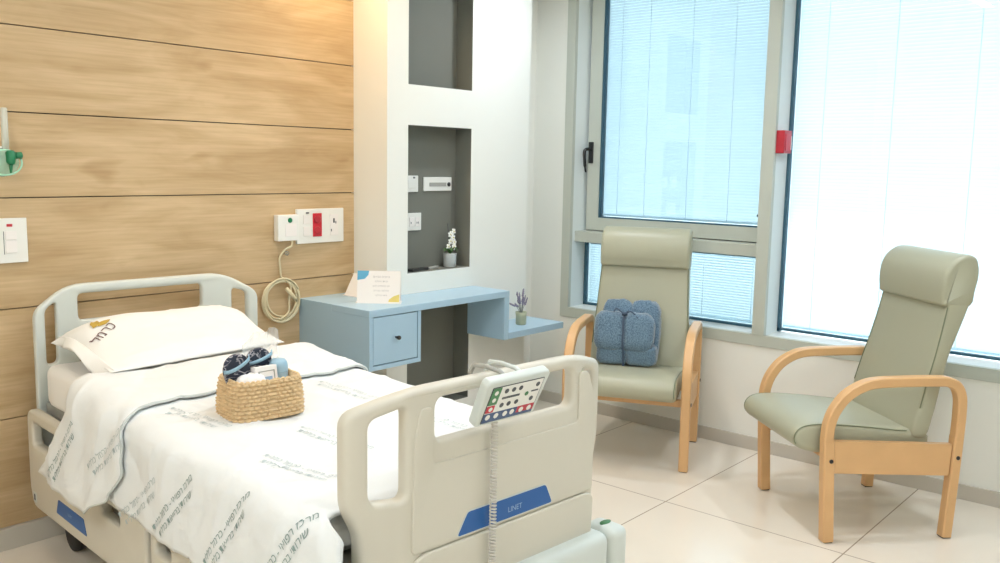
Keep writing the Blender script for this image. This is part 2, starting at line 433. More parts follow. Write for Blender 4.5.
# window wall: frame face flush at x = XW
FY = 3.31; ZS = 0.568; ZT = 2.66; YR = -0.35; D = 0.19      # outer edge of frame, sill bottom, head, right end, depth
bm = bmesh.new()
box(bm, XW, XW + 0.3, Y0, YW + 0.02, 0, ZS)                   # below the sill
box(bm, XW, XW + 0.3, FY, YW + 0.02, ZS, CEIL); box(bm, XW, XW + 0.3, Y0, FY, ZT, CEIL)
box(bm, XW, XW + 0.3, Y0, YR, ZS, ZT)
struct(bmobj('wall_window', bm, M['white_wall']))
struct(mkbox('baseboard_window', (XW - 0.012, XW, Y0, YW, 0, 0.072), M['base'], bev=0.002))
struct(mkbox('wall_rear', (X0, XW + 0.3, Y0 - 0.08, Y0, 0, CEIL), M['white_wall']))
struct(mkbox('wall_left', (X0 - 0.08, X0, Y0, YW + 0.1, 0, CEIL), M['white_wall']))
struct(mkbox('baseboard_left', (X0, X0 + 0.012, Y0, YW, 0, 0.072), M['base'], bev=0.002))
struct(mkbox('baseboard_rear', (X0, XW, Y0, Y0 + 0.012, 0, 0.072), M['base'], bev=0.002))

YI = 3.25; MR = 1.967; ML = 2.035; ZI = 0.632     # inner edges
XF = XW - 0.006
w1 = struct(bpy.data.objects.new('window_1', None)); C.objects.link(w1)
# perimeter frame: grey face strips, white reveal linings
def wpart(name, lst, m, parent, bev=0.0015): return boxes(name, lst, m, parent, bev)
wpart('outer_frame', [(XF, XW + 0.02, YI, FY, ZS, ZT), (XF, XW + 0.02, YR + 0.06, YI, ZS, ZI - 0.004), (XF, XW + 0.02, YR + 0.06, YI, ZT - 0.06, ZT),
                      (XF, XW + 0.02, YR, YR + 0.06, ZS, ZT)], M['frame'], w1, 0)
wpart('reveal_lining', [(XW + 0.02, XW + D + 0.08, YI, FY, ZS, ZT), (XW + 0.021, XW + D + 0.08, ML, YI - 0.0005, ZS + 0.001, ZI - 0.002),
                        (XW + 0.021, XW + D + 0.08, YR, YI - 0.0005, ZT - 0.06, ZT)], M['frame_white'], w1, 0)
wpart('mullion', [(XF - 0.004, XW + 0.02, MR, ML, ZI - 0.004, ZT - 0.06)], M['frame'], w1)
wpart('mullion_lining', [(XW + 0.02, XW + D + 0.06, MR, ML, ZI - 0.004, ZT - 0.06)], M['frame_white'], w1)
# transom
wpart('transom', [(XW + 0.045, XW + 0.20, ML, YI, 1.035, 1.100)], M['frame'], w1)
# opening sash above the transom
sx0, sx1 = XW + 0.135, XW + 0.185; sy0, sy1 = ML + 0.012, YI - 0.018; sz0, sz1 = 1.106, ZT - 0.065; gw = 0.088
sash = wpart('sash', [(sx0, sx1, sy1 - gw, sy1, sz0, sz1), (sx0, sx1, sy0, sy0 + 0.055, sz0, sz1), (sx0, sx1, sy0 + 0.055, sy1 - gw, sz0, sz0 + 0.078), (sx0, sx1, sy0 + 0.055, sy1 - gw, sz1 - 0.07, sz1)], M['frame'], w1, 0)
wpart('gasket', [(sx0 + 0.004, sx1, sy1 - gw - 0.010, sy1 - gw, sz0 + 0.075, sz1 - 0.07), (sx0 + 0.004, sx1, sy0 + 0.05, sy1 - gw, sz0 + 0.078, sz0 + 0.086)], M['gasket'], sash, 0)
mkbox('pane', (sx0 + 0.012, sx0 + 0.016, sy0 + 0.05, sy1 - gw, sz0 + 0.08, sz1 - 0.07), M['glass_cyan'], sash)
wpart('shadow_gap', [(sx1 - 0.02, sx1, sy1 + 0.0005, YI - 0.0005, sz0 + 0.001, sz1), (sx1 - 0.02, sx1 - 0.001, ML, YI - 0.0005, 1.1005, sz0 - 0.0005)], M['gap'], w1, 0)
# lower fixed light
wpart('lower_gasket', [(XW + 0.155, XW + 0.185, YI - 0.014, YI, ZI, 1.036), (XW + 0.155, XW + 0.185, ML, YI, ZI, ZI + 0.012)], M['gasket'], w1, 0)
mkbox('pane', (XW + 0.165, XW + 0.169, ML, YI - 0.01, ZI, 1.036), M['glass_cyan'], w1)
# lever handle on the sash
hd = mkbox('handle_plate', (sx0 - 0.012, sx0 + 0.001, 3.190, 3.222, 1.515, 1.645), M['black'], w1, bev=0.004)
hb = bmesh.new()
tube(hb, catmull([(sx0 - 0.01, 3.208, 1.60), (sx0 - 0.045, 3.210, 1.60), (sx0 - 0.062, 3.214, 1.588), (sx0 - 0.062, 3.214, 1.55), (sx0 - 0.058, 3.212, 1.50), (sx0 - 0.05, 3.210, 1.46)], 4), [0.010] * 12 + [0.0095] * 5 + [0.006] * 4, 10)
bmobj('handle', hb, M['black'], hd, True)
mkbox('restrictor', (sx0 - 0.03, sx0, sy0 + 0.03, sy0 + 0.05, 1.245, 1.257), M['black'], w1, bev=0.003)

# big fixed window to the right
w2 = struct(bpy.data.objects.new('window_2', None)); C.objects.link(w2)
bx = XW + 0.155
wpart('sill_board', [(XW + 0.02, XW + 0.27, YR + 0.0, MR, ZS, ZI - 0.002)], M['frame_white'], w2)
wpart('gasket', [(bx, bx + 0.03, MR - 0.014, MR, ZI, ZT - 0.06), (bx, bx + 0.03, YR, MR, ZI + 0.008, ZI + 0.020)], M['gasket'], w2, 0)
mkbox('pane', (bx + 0.012, bx + 0.017, YR + 0.06, MR - 0.012, ZI + 0.01, ZT - 0.06), M['glass_clear'], w2)

def blind(label, y0, y1, z0, z1, x, pitch, wid, tilt, cords):
    t = thing('venetian_blind', label, 'blind', (x, (y0 + y1) / 2, z0))
    h = z1 - z0; w = (y1 - y0) / 2
    bm = bmesh.new(); n = int(h / pitch); a = math.radians(tilt)
    for i in range(n):
        z = (i + 0.5) * pitch + 0.01; ox = math.cos(a) * wid / 2; oz = math.sin(a) * wid / 2; sag = 0.0012
        rows = []
        for k in range(4):
            f = k / 3 * 2 - 1; cr = (1 - f * f) * sag
            rows.append([bm.verts.new((f * ox - math.sin(a) * cr, s * w, z + f * oz + math.cos(a) * cr)) for s in (-1, 1)])
        for p, q in zip(rows, rows[1:]): bm.faces.new((p[0], p[1], q[1], q[0]))
    bmobj('slats', bm, M['slat'], t, True)
    for c in cords: mktube('ladder_cord', [(-wid * 0.45, c - (y0 + y1) / 2, 0.01), (-wid * 0.45, c - (y0 + y1) / 2, h)], 0.0016, M['ladder'], t, 6)
    mkbox('bottom_rail', (-0.008, 0.008, -w, w, 0, 0.012), M['slat'], t, bev=0.002)
    mkbox('head_rail', (-0.012, 0.012, -w, w, h - 0.02, h), M['frame_white'], t, bev=0.002)
    return t
blind('closed white venetian blind behind the opening sash, above the transom', ML + 0.06, sy1 - gw - 0.002, sz0 + 0.09, sz1 - 0.07, sx0 + 0.042, 0.0165, 0.019, 66, [2.30, 2.56, 2.84, 3.03])
blind('half open blue-white venetian blind in the low pane below the transom', ML + 0.005, YI - 0.016, ZI + 0.014, 1.034, XW + 0.20, 0.0150, 0.016, 40, [2.14, 2.44, 2.9])
blind('tall closed white venetian blind across the big window', YR + 0.062, MR - 0.016, ZI + 0.022, ZT - 0.065, bx + 0.042, 0.0175, 0.020, 68, [1.80, 1.46, 1.09, 0.7, 0.3, -0.1])
struct(mkbox('added_canopy', (XW + 0.30, XW + 1.6, Y0 - 1, 6, 2.80, 2.98), M['terrace']))  # unseen canopy added outside, darkens the tops of the blinds
struct(mkbox('terrace_1', (XW + 1.2, XW + 14, -12, 16, -0.4, -0.3), M['terrace']))

# ------------------------------------------------------------------ lamps in the ceiling
def area(name, loc, size, power, col, rot=(0, 0, 0), shape='DISK', sy=None, spread=180):
    l = bpy.data.lights.new(name, 'AREA'); l.shape = shape; l.size = size; l.energy = power; l.color = lin(col)[:3]
    if sy: l.size_y = sy
    l.spread = math.radians(spread)
    o = bpy.data.objects.new(name, l); C.objects.link(o); o.location = loc; o.rotation_euler = rot; return o
def downlight(x, y, power, label, warm=True, r=0.07, spread=130):
    t = thing('ceiling_downlight', label, 'ceiling light', (x, y, CEIL - 0.02), group='round downlights out of view overhead')
    bm = bmesh.new(); lathe(bm, [(r + 0.02, 0.0), (r + 0.022, 0.012), (r + 0.018, 0.0199), (r, 0.0199), (r - 0.002, 0.004)], 28); bmobj('trim_ring', bm, M['plastic_k'], t, True)
    mklathe('diffuser', [(r - 0.004, 0.012), (r - 0.004, 0.0185)], M['lamp_warm' if warm else 'lamp_w'], t, 28)
    l = area('lamp', (0, 0, -0.002), r * 2, power, ((255, 214, 160) if x > 2.5 else (255, 236, 214)) if warm else (236, 244, 255), spread=spread); l.parent = t
for x, y, p in ((0.9, 3.0, 3.2), (2.0, 3.0, 2.4), (2.70, 3.2, 6)):
    downlight(x, y, p, 'round warm downlight in the ceiling beside the oak wall')
for x, y, p in ((2.6, 0.4, 11), (3.75, 2.75, 11), (4.05, 0.8, 12)):
    downlight(x, y, p, 'round white downlight in the ceiling over the floor', False, spread=160)
def panel(x, y, sx, sy_, power, label, name='added_panel_light'):
    t = thing(name, label, 'ceiling light', (x, y, CEIL - 0.025))
    boxes('frame', [(-sx / 2 - 0.02, -sx / 2, -sy_ / 2 - 0.02, sy_ / 2 + 0.02, 0, 0.025), (sx / 2, sx / 2 + 0.02, -sy_ / 2 - 0.02, sy_ / 2 + 0.02, 0, 0.025),
                    (-sx / 2, sx / 2, -sy_ / 2 - 0.02, -sy_ / 2, 0, 0.025), (-sx / 2, sx / 2, sy_ / 2, sy_ / 2 + 0.02, 0, 0.025)], M['plastic_k'], t)
    mkbox('diffuser', (-sx / 2, sx / 2, -sy_ / 2, sy_ / 2, 0.008, 0.024), M['lamp_w'], t)
    l = area('lamp', (0, 0, 0.002), sx, power, (238, 245, 255), shape='RECTANGLE', sy=sy_); l.parent = t
panel(-0.6, 1.3, 0.6, 1.2, 27, 'added square white fill panel in the ceiling left of the bed')  # added fill out of view, brightens the window wall beside the pier
panel(1.2, -0.9, 1.2, 0.6, 12, 'added square white fill panel in the ceiling behind the viewer')  # added fill out of view, lifts the whole room
panel(2.4, 1.75, 1.5, 0.07, 16, 'long thin linear light in the ceiling between bed and window', 'ceiling_linear_light')

# ------------------------------------------------------------------ desk
DF = 3.033; T = 0.833
dk = thing('wall_desk', 'pale blue wall-hung desk with drawer box and stepped-down shelf', 'desk', (2.635, DF, 0.552))
ox, oy, oz = 2.635, DF, 0.552
def D_(x0, x1, y0, y1, z0, z1): return (x0 - ox, x1 - ox, y0 - oy, y1 - oy, z0 - oz, z1 - oz)
# cabinet shell with an open front
boxes('cabinet', [D_(2.635, 2.655, DF, YW, 0.552, T - 0.001), D_(2.938, 2.958, DF, YN, 0.552, T - 0.001), D_(2.655, 2.938, DF, YN, 0.552, 0.572), D_(2.655, XC, YN, YW, 0.552, 0.572),
                  D_(2.655, 2.938, DF + 0.02, DF + 0.03, 0.572, 0.80)], M['blue'], dk)
mkbox('desktop', D_(2.633, 3.611, DF - 0.002, YN, T - 0.033, T), M['blue'], dk, bev=0.003)
mkbox('desktop_recess', D_(2.633, XC, YN - 0.001, YW, T - 0.033, T), M['blue'], dk)
dr = mkbox('drawer', D_(2.659, 2.934, DF + 0.001, DF + 0.02, 0.577, 0.796), M['blue'], dk, bev=0.002)
bm = bmesh.new(); R90 = Matrix.Rotation(PI / 2, 4, 'X')
lathe(bm, [(0.005, 0), (0.005, 0.014), (0.0095, 0.016), (0.0105, 0.022), (0.0085, 0.028)], 16, (2.797 - ox, 0.001, 0.692 - oz), R90); bmobj('knob', bm, M['black'], dr, True)
boxes('drawer_gap', [D_(2.655, 2.938, DF + 0.012, DF + 0.019, 0.572, 0.80)], M['blue_line'], dk)
mkbox('drop_panel', D_(3.573, 3.611, DF - 0.001, YN, 0.570, T - 0.033), M['blue'], dk, bev=0.002)
mkbox('shelf', D_(3.6115, 4.10, DF - 0.001, YN, 0.570, 0.605), M['blue'], dk, bev=0.002)

# ------------------------------------------------------------------ things on the desk and in the niches
def card(label, x, y, z, ang, w, h, lean, marks, group=None):
    t = thing('table_card', label, 'card', (x, y, z), ang, group)
    ly = h * math.sin(lean); lz = h * math.cos(lean)
    bm = bmesh.new(); tk = 0.002
    def slab(p, q):
        v = [bm.verts.new(c) for c in ((-w / 2, p[0], p[1]), (w / 2, p[0], p[1]), (w / 2, q[0], q[1]), (-w / 2, q[0], q[1]))]
        u = [bm.verts.new((c.co.x, c.co.y + tk, c.co.z)) for c in v]
        bm.faces.new(v); bm.faces.new(u[::-1])
        for k in range(4): bm.faces.new((v[k], v[(k + 1) % 4], u[(k + 1) % 4], u[k]))
    slab((0, 0.0), (ly, lz)); slab((2 * ly, 0.0), (ly + 0.001, lz)); 
    bmobj('card_sheet', bm, M['card'], t)
    mkbox('base_edge', (-w / 2 - 0.004, w / 2 + 0.004, -0.006, 2 * ly, 0, 0.006), M['card'], t)
    def X(p): return Vector((p.x, p.y * math.sin(lean) - 0.0012, p.y * math.cos(lean)))
    if marks:
        q = [(-w / 2, h)] + [(-w / 2 + 0.042 * math.cos(a), h - 0.042 * math.sin(a)) for a in [k * PI / 16 for k in range(9)]]
        def poly(name, pts, m):
            bm = bmesh.new(); bm.faces.new([bm.verts.new(X(Vector((p[0], p[1], 0)))) for p in pts]); bmobj(name, bm, m, t)
        poly('blue_corner', [(-w / 2, h), (-w / 2 + 0.055, h), (-w / 2 + 0.052, h - 0.02), (-w / 2 + 0.036, h - 0.038), (-w / 2, h - 0.045)], M['card_blue'])
        poly('yellow_corner', [(w / 2 - 0.004, 0.008), (w / 2 - 0.004, 0.045), (w / 2 - 0.03, 0.036), (w / 2 - 0.052, 0.02), (w / 2 - 0.056, 0.008)], M['card_yel'])
        for k, (s, tx) in enumerate(((0.014, 'ברוכים הבאים'), (0.012, 'לבית החולים'), (0.012, 'אנו מאחלים לכם'), (0.012, 'החלמה מהירה'), (0.010, 'צוות המחלקה'))):
            text('writing', heb(tx), s, M['card_ink'], t, lambda p, k=k: X(Vector((p.x + 0.012, p.y + h - 0.028 - k * 0.022, 0))))
    return t
card('white table card with blue and yellow corners standing on the desk', 2.809, 3.17, T, math.atan2(-0.203, 0.110) + 0.22, 0.205, 0.155, 0.2, True)
card('plain white table card half hidden behind the printed one', 2.86, 3.40, T, math.radians(-88), 0.16, 0.125, 0.55, False)

def orchid():
    t = thing('potted_orchid', 'white orchid in a small grey pot in the middle niche', 'potted plant', (3.49, 3.358, 0.941))
    mklathe('pot', [(0.030, 0), (0.034, 0.004), (0.036, 0.07), (0.037, 0.075), (0.033, 0.075), (0.031, 0.066)], M['pot'], t, 24)
    bm = bmesh.new()
    for k in range(9):
        a = k * 2.4; l = 0.05 + 0.01 * (k % 3); d = Vector((math.cos(a), math.sin(a) * 0.8, 0)); s = Vector((-d.y, d.x, 0)) * 0.012
        p = [Vector((0, 0, 0.07)), d * l * 0.5 + Vector((0, 0, 0.10 + 0.005 * (k % 3))), d * l + Vector((0, 0, 0.085))]
        a1 = [bm.verts.new(p[0] + s * 0.4), bm.verts.new(p[1] + s), bm.verts.new(p[2])]; b1 = [bm.verts.new(p[0] - s * 0.4), bm.verts.new(p[1] - s)]
        c1 = bm.verts.new(p[1] - Vector((0, 0, 0.004)))
        bm.faces.new((a1[0], a1[1], c1)); bm.faces.new((a1[0], c1, b1[0])); bm.faces.new((b1[0], c1, b1[1])); bm.faces.new((a1[1], a1[2], c1)); bm.faces.new((c1, a1[2], b1[1]))
    bmobj('leaves', bm, M['leaf'], t)
    st = catmull([(0, 0, 0.07), (-0.006, 0, 0.12), (-0.004, -0.004, 0.17), (0.012, -0.006, 0.205)], 5); mktube('flower_stem', st, 0.0018, M['stem'], t, 6)
    mktube('support_stick', [(0.004, 0.008, 0.07), (-0.01, 0.01, 0.235)], 0.0015, M['black'], t, 6)
    rnd = random.Random(3)
    for c in ((0.014, -0.012, 0.192), (-0.014, -0.014, 0.178), (0.006, -0.016, 0.160), (-0.010, -0.012, 0.140), (0.018, -0.014, 0.135), (-0.020, -0.008, 0.112), (0.010, -0.018, 0.108), (0.026, -0.006, 0.115)):
        bm = bmesh.new(); rot = rnd.random() * 2
        for k in range(5):
            a = rot + k * 2 * PI / 5; mt = Matrix.Rotation(a, 4, 'Y')
            ellipsoid(bm, Vector(c) + mt @ Vector((0.009, 0, 0)), (0.010, 0.0025, 0.0065), 4, mt)
        f = bmobj('flower', bm, M['petal'], t, True)
        bm = bmesh.new(); ellipsoid(bm, Vector(c) + Vector((0, -0.004, 0)), (0.0035, 0.003, 0.0035), 4); bmobj('flower_centre', bm, M['yellow'], f, True)
orchid()

def lavender():
    t = thing('potted_lavender', 'small lavender sprig in an olive pot on the lower blue shelf', 'potted plant', (3.857, 3.15, 0.605))
    mklathe('pot', [(0.026, 0), (0.030, 0.004), (0.030, 0.05), (0.033, 0.072), (0.029, 0.072), (0.027, 0.05)], M['pot2'], t, 20)
    rnd = random.Random(5)
    for k in range(13):
        a = k * 2.39; rr = 0.012 + 0.055 * (k % 5) / 4; h = 0.20 - 0.06 * (k % 5) / 4 - 0.02 * rnd.random()
        e = Vector((math.cos(a) * rr, math.sin(a) * rr, h)); mid = Vector((e.x * 0.4, e.y * 0.4, 0.10))
        pts = catmull([(0, 0, 0.05), mid, e], 5)
        s = mktube('flower_stem', pts, 0.0016, M['laven_stem'], t, 5)
        bm = bmesh.new(); d = (e - mid).normalized()
        for q in range(7):
            c = mid + (e - mid) * (0.35 + 0.72 * q / 6); z = 0.0065 - 0.0006 * q
            ellipsoid(bm, c + Vector(((rnd.random() - .5) * .004, (rnd.random() - .5) * .004, 0)), (z, z, 0.006), 4)
        bmobj('bloom', bm, M['laven'], s, True)
lavender()

bm = bmesh.new(); box(bm, -0.07, 0.07, -0.018, 0.018, 0.0, 0.014, bev=0.004)
rc = bmobj('remote_control', bm, M['dark'], None); rc.location = (3.24, 3.345, 0.9405); rc.rotation_euler = (0, 0, 0.15); tag(rc, 'flat dark remote control lying at the left of the middle niche', 'remote control')
bm = bmesh.new(); box(bm, -0.055, 0.055, -0.012, 0.012, 0.0, 0.012, bev=0.003)
pc = bmobj('pen_case', bm, M['plastic_s'], None); pc.location = (3.36, 3.36, 0.9405); pc.rotation_euler = (0, 0, 0.35); tag(pc, 'small grey case beside the remote in the middle niche', 'case')

def wallplate(name, label, cat, x0, x1, z0, z1, y, th=0.010):
    t = thing(name, label, cat, ((x0 + x1) / 2, y, (z0 + z1) / 2))
    w, h = (x1 - x0) / 2, (z1 - z0) / 2
    mkbox('faceplate', (-w, w, -th, 0, -h, h), M['plastic_k'], t, bev=0.003)
    return t, w, h, th
yb = YN + 0.115
t, w, h, th = wallplate('light_switch', 'white light switch high at the left of the middle niche', 'switch', 3.20, 3.294, 1.346, 1.432, yb)
mkbox('rocker', (-0.03, 0.03, -th - 0.004, -th, -0.022, 0.022), M['plastic_k'], t, bev=0.002); mkbox('indicator', (0.01, 0.022, -th - 0.002, -th, 0.028, 0.036), M['ink'], t)
t, w, h, th = wallplate('power_socket', 'white socket plate below the switch in the middle niche', 'socket', 3.20, 3.318, 1.145, 1.237, yb)
boxes('socket_face', [(-0.03, 0.005, -th - 0.003, -th, -0.024, 0.024), (0.012, 0.045, -th - 0.003, -th, -0.024, 0.024)], M['card'], t, 0.001)
for d in [(-0.02, -0.016, -th - 0.004, -th, -0.01, 0.0), (0.022, 0.026, -th - 0.004, -th, -0.01, 0.0), (0.032, 0.036, -th - 0.004, -th, -0.01, 0.0)]: mkbox('socket_hole', d, M['ink'], t)
t, w, h, th = wallplate('data_outlet', 'wide white outlet plate with grey slot in the middle niche', 'outlet', 3.335, 3.546, 1.350, 1.424, yb)
mkbox('slot', (-0.065, 0.062, -th - 0.003, -th, -0.012, 0.008), M['plastic_s'], t, bev=0.001)
mklathe('round_key', [(0.0115, 0), (0.0115, 0.004)], M['black'], t, 16, (0.082, -th, -0.002), R90)

# wall plates on the oak
t, w, h, th = wallplate('call_switch', 'white square switch plate at the left end of the oak wall', 'switch', 1.20, 1.388, 1.10, 1.267, YW)
boxes('rocker', [(0.015, 0.055, -th - 0.003, -th, -0.045, 0.0), (0.015, 0.055, -th - 0.003, -th, 0.004, 0.035), (-0.06, -0.005, -th - 0.003, -th, -0.045, 0.035)], M['card'], t, 0.001)
mkbox('red_label', (0.022, 0.042, -th - 0.001, -th, 0.052, 0.062), M['red'], t)
mkbox('seam', (0.009, 0.011, -th - 0.001, -th, -0.05, 0.035), M['ink'], t)
t, w, h, th = wallplate('socket_panel', 'wide white socket panel with red twin socket on the oak wall', 'socket', 2.616, 2.902, 1.099, 1.267, YW, 0.014)
rs = mkbox('red_socket', (-0.050, 0.004, -th - 0.004, -th, -0.052, 0.062), M['red'], t, bev=0.002)
for zz in (-0.022, 0.032): mklathe('socket_well', [(0.019, 0), (0.020, 0.003), (0.013, 0.004)], M['red_dk'], rs, 20, (-0.023, -th - 0.004, zz), R90)
for d in [(-0.105, -0.062, -th - 0.003, -th, 0.012, 0.055), (-0.105, -0.062, -th - 0.003, -th, -0.045, -0.002), (0.055, 0.105, -th - 0.003, -th, -0.05, 0.055)]: mkbox('white_socket', d, M['card'], t, 0.001)
boxes('socket_marks', [(0.074, 0.082, -th - 0.005, -th, 0.012, 0.034), (0.088, 0.092, -th - 0.005, -th, 0.008, 0.02), (0.060, 0.064, -th - 0.005, -th, -0.03, -0.018), (-0.09, -0.074, -th - 0.005, -th, 0.062, 0.068)], M['ink'], t)
t, w, h, th = wallplate('nurse_call_unit', 'small white call unit box left of the socket panel', 'call unit', 2.494, 2.612, 1.12, 1.243, YW, 0.035)
mklathe('green_button', [(0.012, 0), (0.012, 0.003), (0.008, 0.005)], M['green'], t, 16, (0.008, -th, 0.036), R90)
mkbox('speaker_grille', (-0.02, 0.045, -th - 0.002, -th, -0.04, 0.018), M['card'], t, bev=0.001)
cb = thing('call_cable', 'coiled beige call cable hanging on a hook below the call unit', 'cable', (2.52, YW, 0.84))
pts = []
for k in range(5 * 28 + 6):
    a = PI / 2 - k * 2 * PI / 28; rr = 0.098 + 0.010 * math.sin(k * 0.11); pts.append((math.cos(a) * rr * 0.98 + 0.008 * math.sin(k * 0.05), -0.014 - 0.011 * (k / 146), math.sin(a) * rr * 0.98 - 0.006 * math.cos(k * 0.06)))
lead = [tuple(p) for p in catmull([(0.055, -0.03, 0.285), (0.052, -0.03, 0.255), (0.018, -0.024, 0.238), (-0.01, -0.02, 0.20), (-0.004, -0.016, 0.15), (0.0, -0.014, 0.11)], 6)]
mktube('cable_coil', lead + pts[2:], 0.0048, M['cord'], cb, 7)
mktube('cable_tail', catmull([(0.02, -0.028, 0.092), (0.045, -0.03, 0.06), (0.035, -0.03, 0.0), (0.03, -0.03, -0.06), (-0.02, -0.03, -0.095)], 6), 0.0048, M['cord'], cb, 7)
mktube('plug', [(0.015, -0.036, 0.055), (0.05, -0.038, 0.015), (0.072, -0.036, -0.01)], [0.009, 0.010, 0.007], M['cord'], cb, 10)
mklathe('hook', [(0.007, 0), (0.007, 0.03), (0.011, 0.032), (0.011, 0.036)], M['clear'], cb, 12, (0.022, 0, 0.222), R90)
# oxygen flowmeter at the picture's left edge
fm = thing('oxygen_flowmeter', 'clear oxygen flowmeter with green knob on the oak wall', 'flowmeter', (1.298, YW, 1.50))
mklathe('tube', [(0.012, 0.0), (0.012, 0.165), (0.009, 0.168)], M['milky'], fm, 16, (0.012, -0.055, 0.0))
mktube('float_scale', [(0.012, -0.055, 0.02), (0.012, -0.055, 0.16)], 0.003, M['plastic_k'], fm, 8)
mklathe('green_valve', [(0.012, -0.03), (0.016, -0.02), (0.017, 0.012), (0.010, 0.02)], M['green'], fm, 14, (0.014, -0.092, -0.004))
mklathe('green_knob', [(0.012, 0), (0.013, 0.02), (0.011, 0.022)], M['green'], fm, 12, (0.030, -0.092, -0.002), Matrix.Rotation(PI / 2, 4, 'Y'))
mktube('outlet_nozzle', [(0.014, -0.092, -0.03), (0.012, -0.092, -0.065)], [0.008, 0.004], M['green'], fm, 10)
bm = bmesh.new(); ellipsoid(bm, (-0.004, -0.05, -0.028), (0.062, 0.03, 0.052), 12); bmobj('humidifier_bowl', bm, M['bowl'], fm, True)
mktube('tubing_loop', [( -0.004 + 0.058 * math.cos(a), -0.085, -0.028 + 0.045 * math.sin(a)) for a in [k * 2 * PI / 24 for k in range(24)]], 0.0035, mat('pale_green_tubing', (170, 222, 196), 0.25, var=0.03), fm, 6, True)
mkbox('wall_outlet', (-0.03, 0.03, -0.02, 0, -0.03, 0.03), M['plastic_k'], fm, bev=0.004)

# red call point on the side of the mullion
al = thing('fire_call_point', 'small red box on the side of the window mullion', 'alarm', (XW + 0.05, MR, 1.64))
mkbox('case', (-0.045, 0.045, -0.045, 0, -0.058, 0.058), M['red_dk'], al, bev=0.003)
mkbox('front_panel', (-0.030, 0.032, -0.048, -0.045, -0.045, 0.04), M['red'], al, bev=0.001)
mkbox('white_label', (0.034, 0.042, -0.047, -0.045, -0.04, 0.03), M['plastic_k'], al)

# ------------------------------------------------------------------ armchairs
def seat_loop():
    top = [(-0.19, 0.435), (-0.05, 0.452), (0.10, 0.470), (0.22, 0.480), (0.31, 0.482), (0.365, 0.468), (0.390, 0.434), (0.380, 0.394), (0.33, 0.366), (0.25, 0.356), (0.10, 0.360), (-0.05, 0.366), (-0.19, 0.372)]
    return [(p.x, p.y) for p in catmull([Vector((a, b, 0)) for a, b in top], 3, True)]
def back_loop():
    f = [(-0.118, 0.425), (-0.145, 0.54), (-0.172, 0.65), (-0.200, 0.75), (-0.226, 0.86), (-0.245, 0.955), (-0.262, 1.05), (-0.285, 1.13), (-0.325, 1.160),
         (-0.362, 1.145), (-0.376, 1.09), (-0.364, 1.02), (-0.340, 0.935), (-0.300, 0.83), (-0.266, 0.74), (-0.235, 0.60), (-0.212, 0.50), (-0.186, 0.415)]
    return [(p.x, p.y) for p in catmull([Vector((a, b, 0)) for a, b in f], 3, True)]
def head_loop():
    f = [(-0.236, 0.957), (-0.222, 0.985), (-0.217, 1.03), (-0.224, 1.085), (-0.246, 1.130), (-0.285, 1.160), (-0.328, 1.170), (-0.366, 1.152), (-0.380, 1.09), (-0.368, 1.02), (-0.350, 0.957)]
    return [(p.x, p.y) for p in catmull([Vector((a, b, 0)) for a, b in f], 3, True)]

def sweep_rect(bm, path, w, t, yc):
    """path in x-z plane, outer line; rectangular section: w across y, t inward"""
    secs = []; n = len(path)
    for i, p in enumerate(path):
        a = path[max(i - 1, 0)]; b = path[min(i + 1, n - 1)]; d = Vector((b[0] - a[0], b[1] - a[1])).normalized()
        nx, nz = d.y, -d.x            # inward for a loop running front foot -> top -> rear foot (towards -x)
        nx, nz = -nx, -nz
        e = 0.005; sec = []
        for (u, v) in ((e, 0), (w - e, 0), (w, e), (w, t - e), (w - e, t), (e, t), (0, t - e), (0, e)):
            sec.append(bm.verts.new((p[0] + nx * v, yc - w / 2 + u, p[1] + nz * v)))
        secs.append(sec)
    for a, b in zip(secs, secs[1:]):
        for k in range(8): bm.faces.new((a[k], a[(k + 1) % 8], b[(k + 1) % 8], b[k]))
    bm.faces.new(secs[0][::-1]); bm.faces.new(secs[-1])

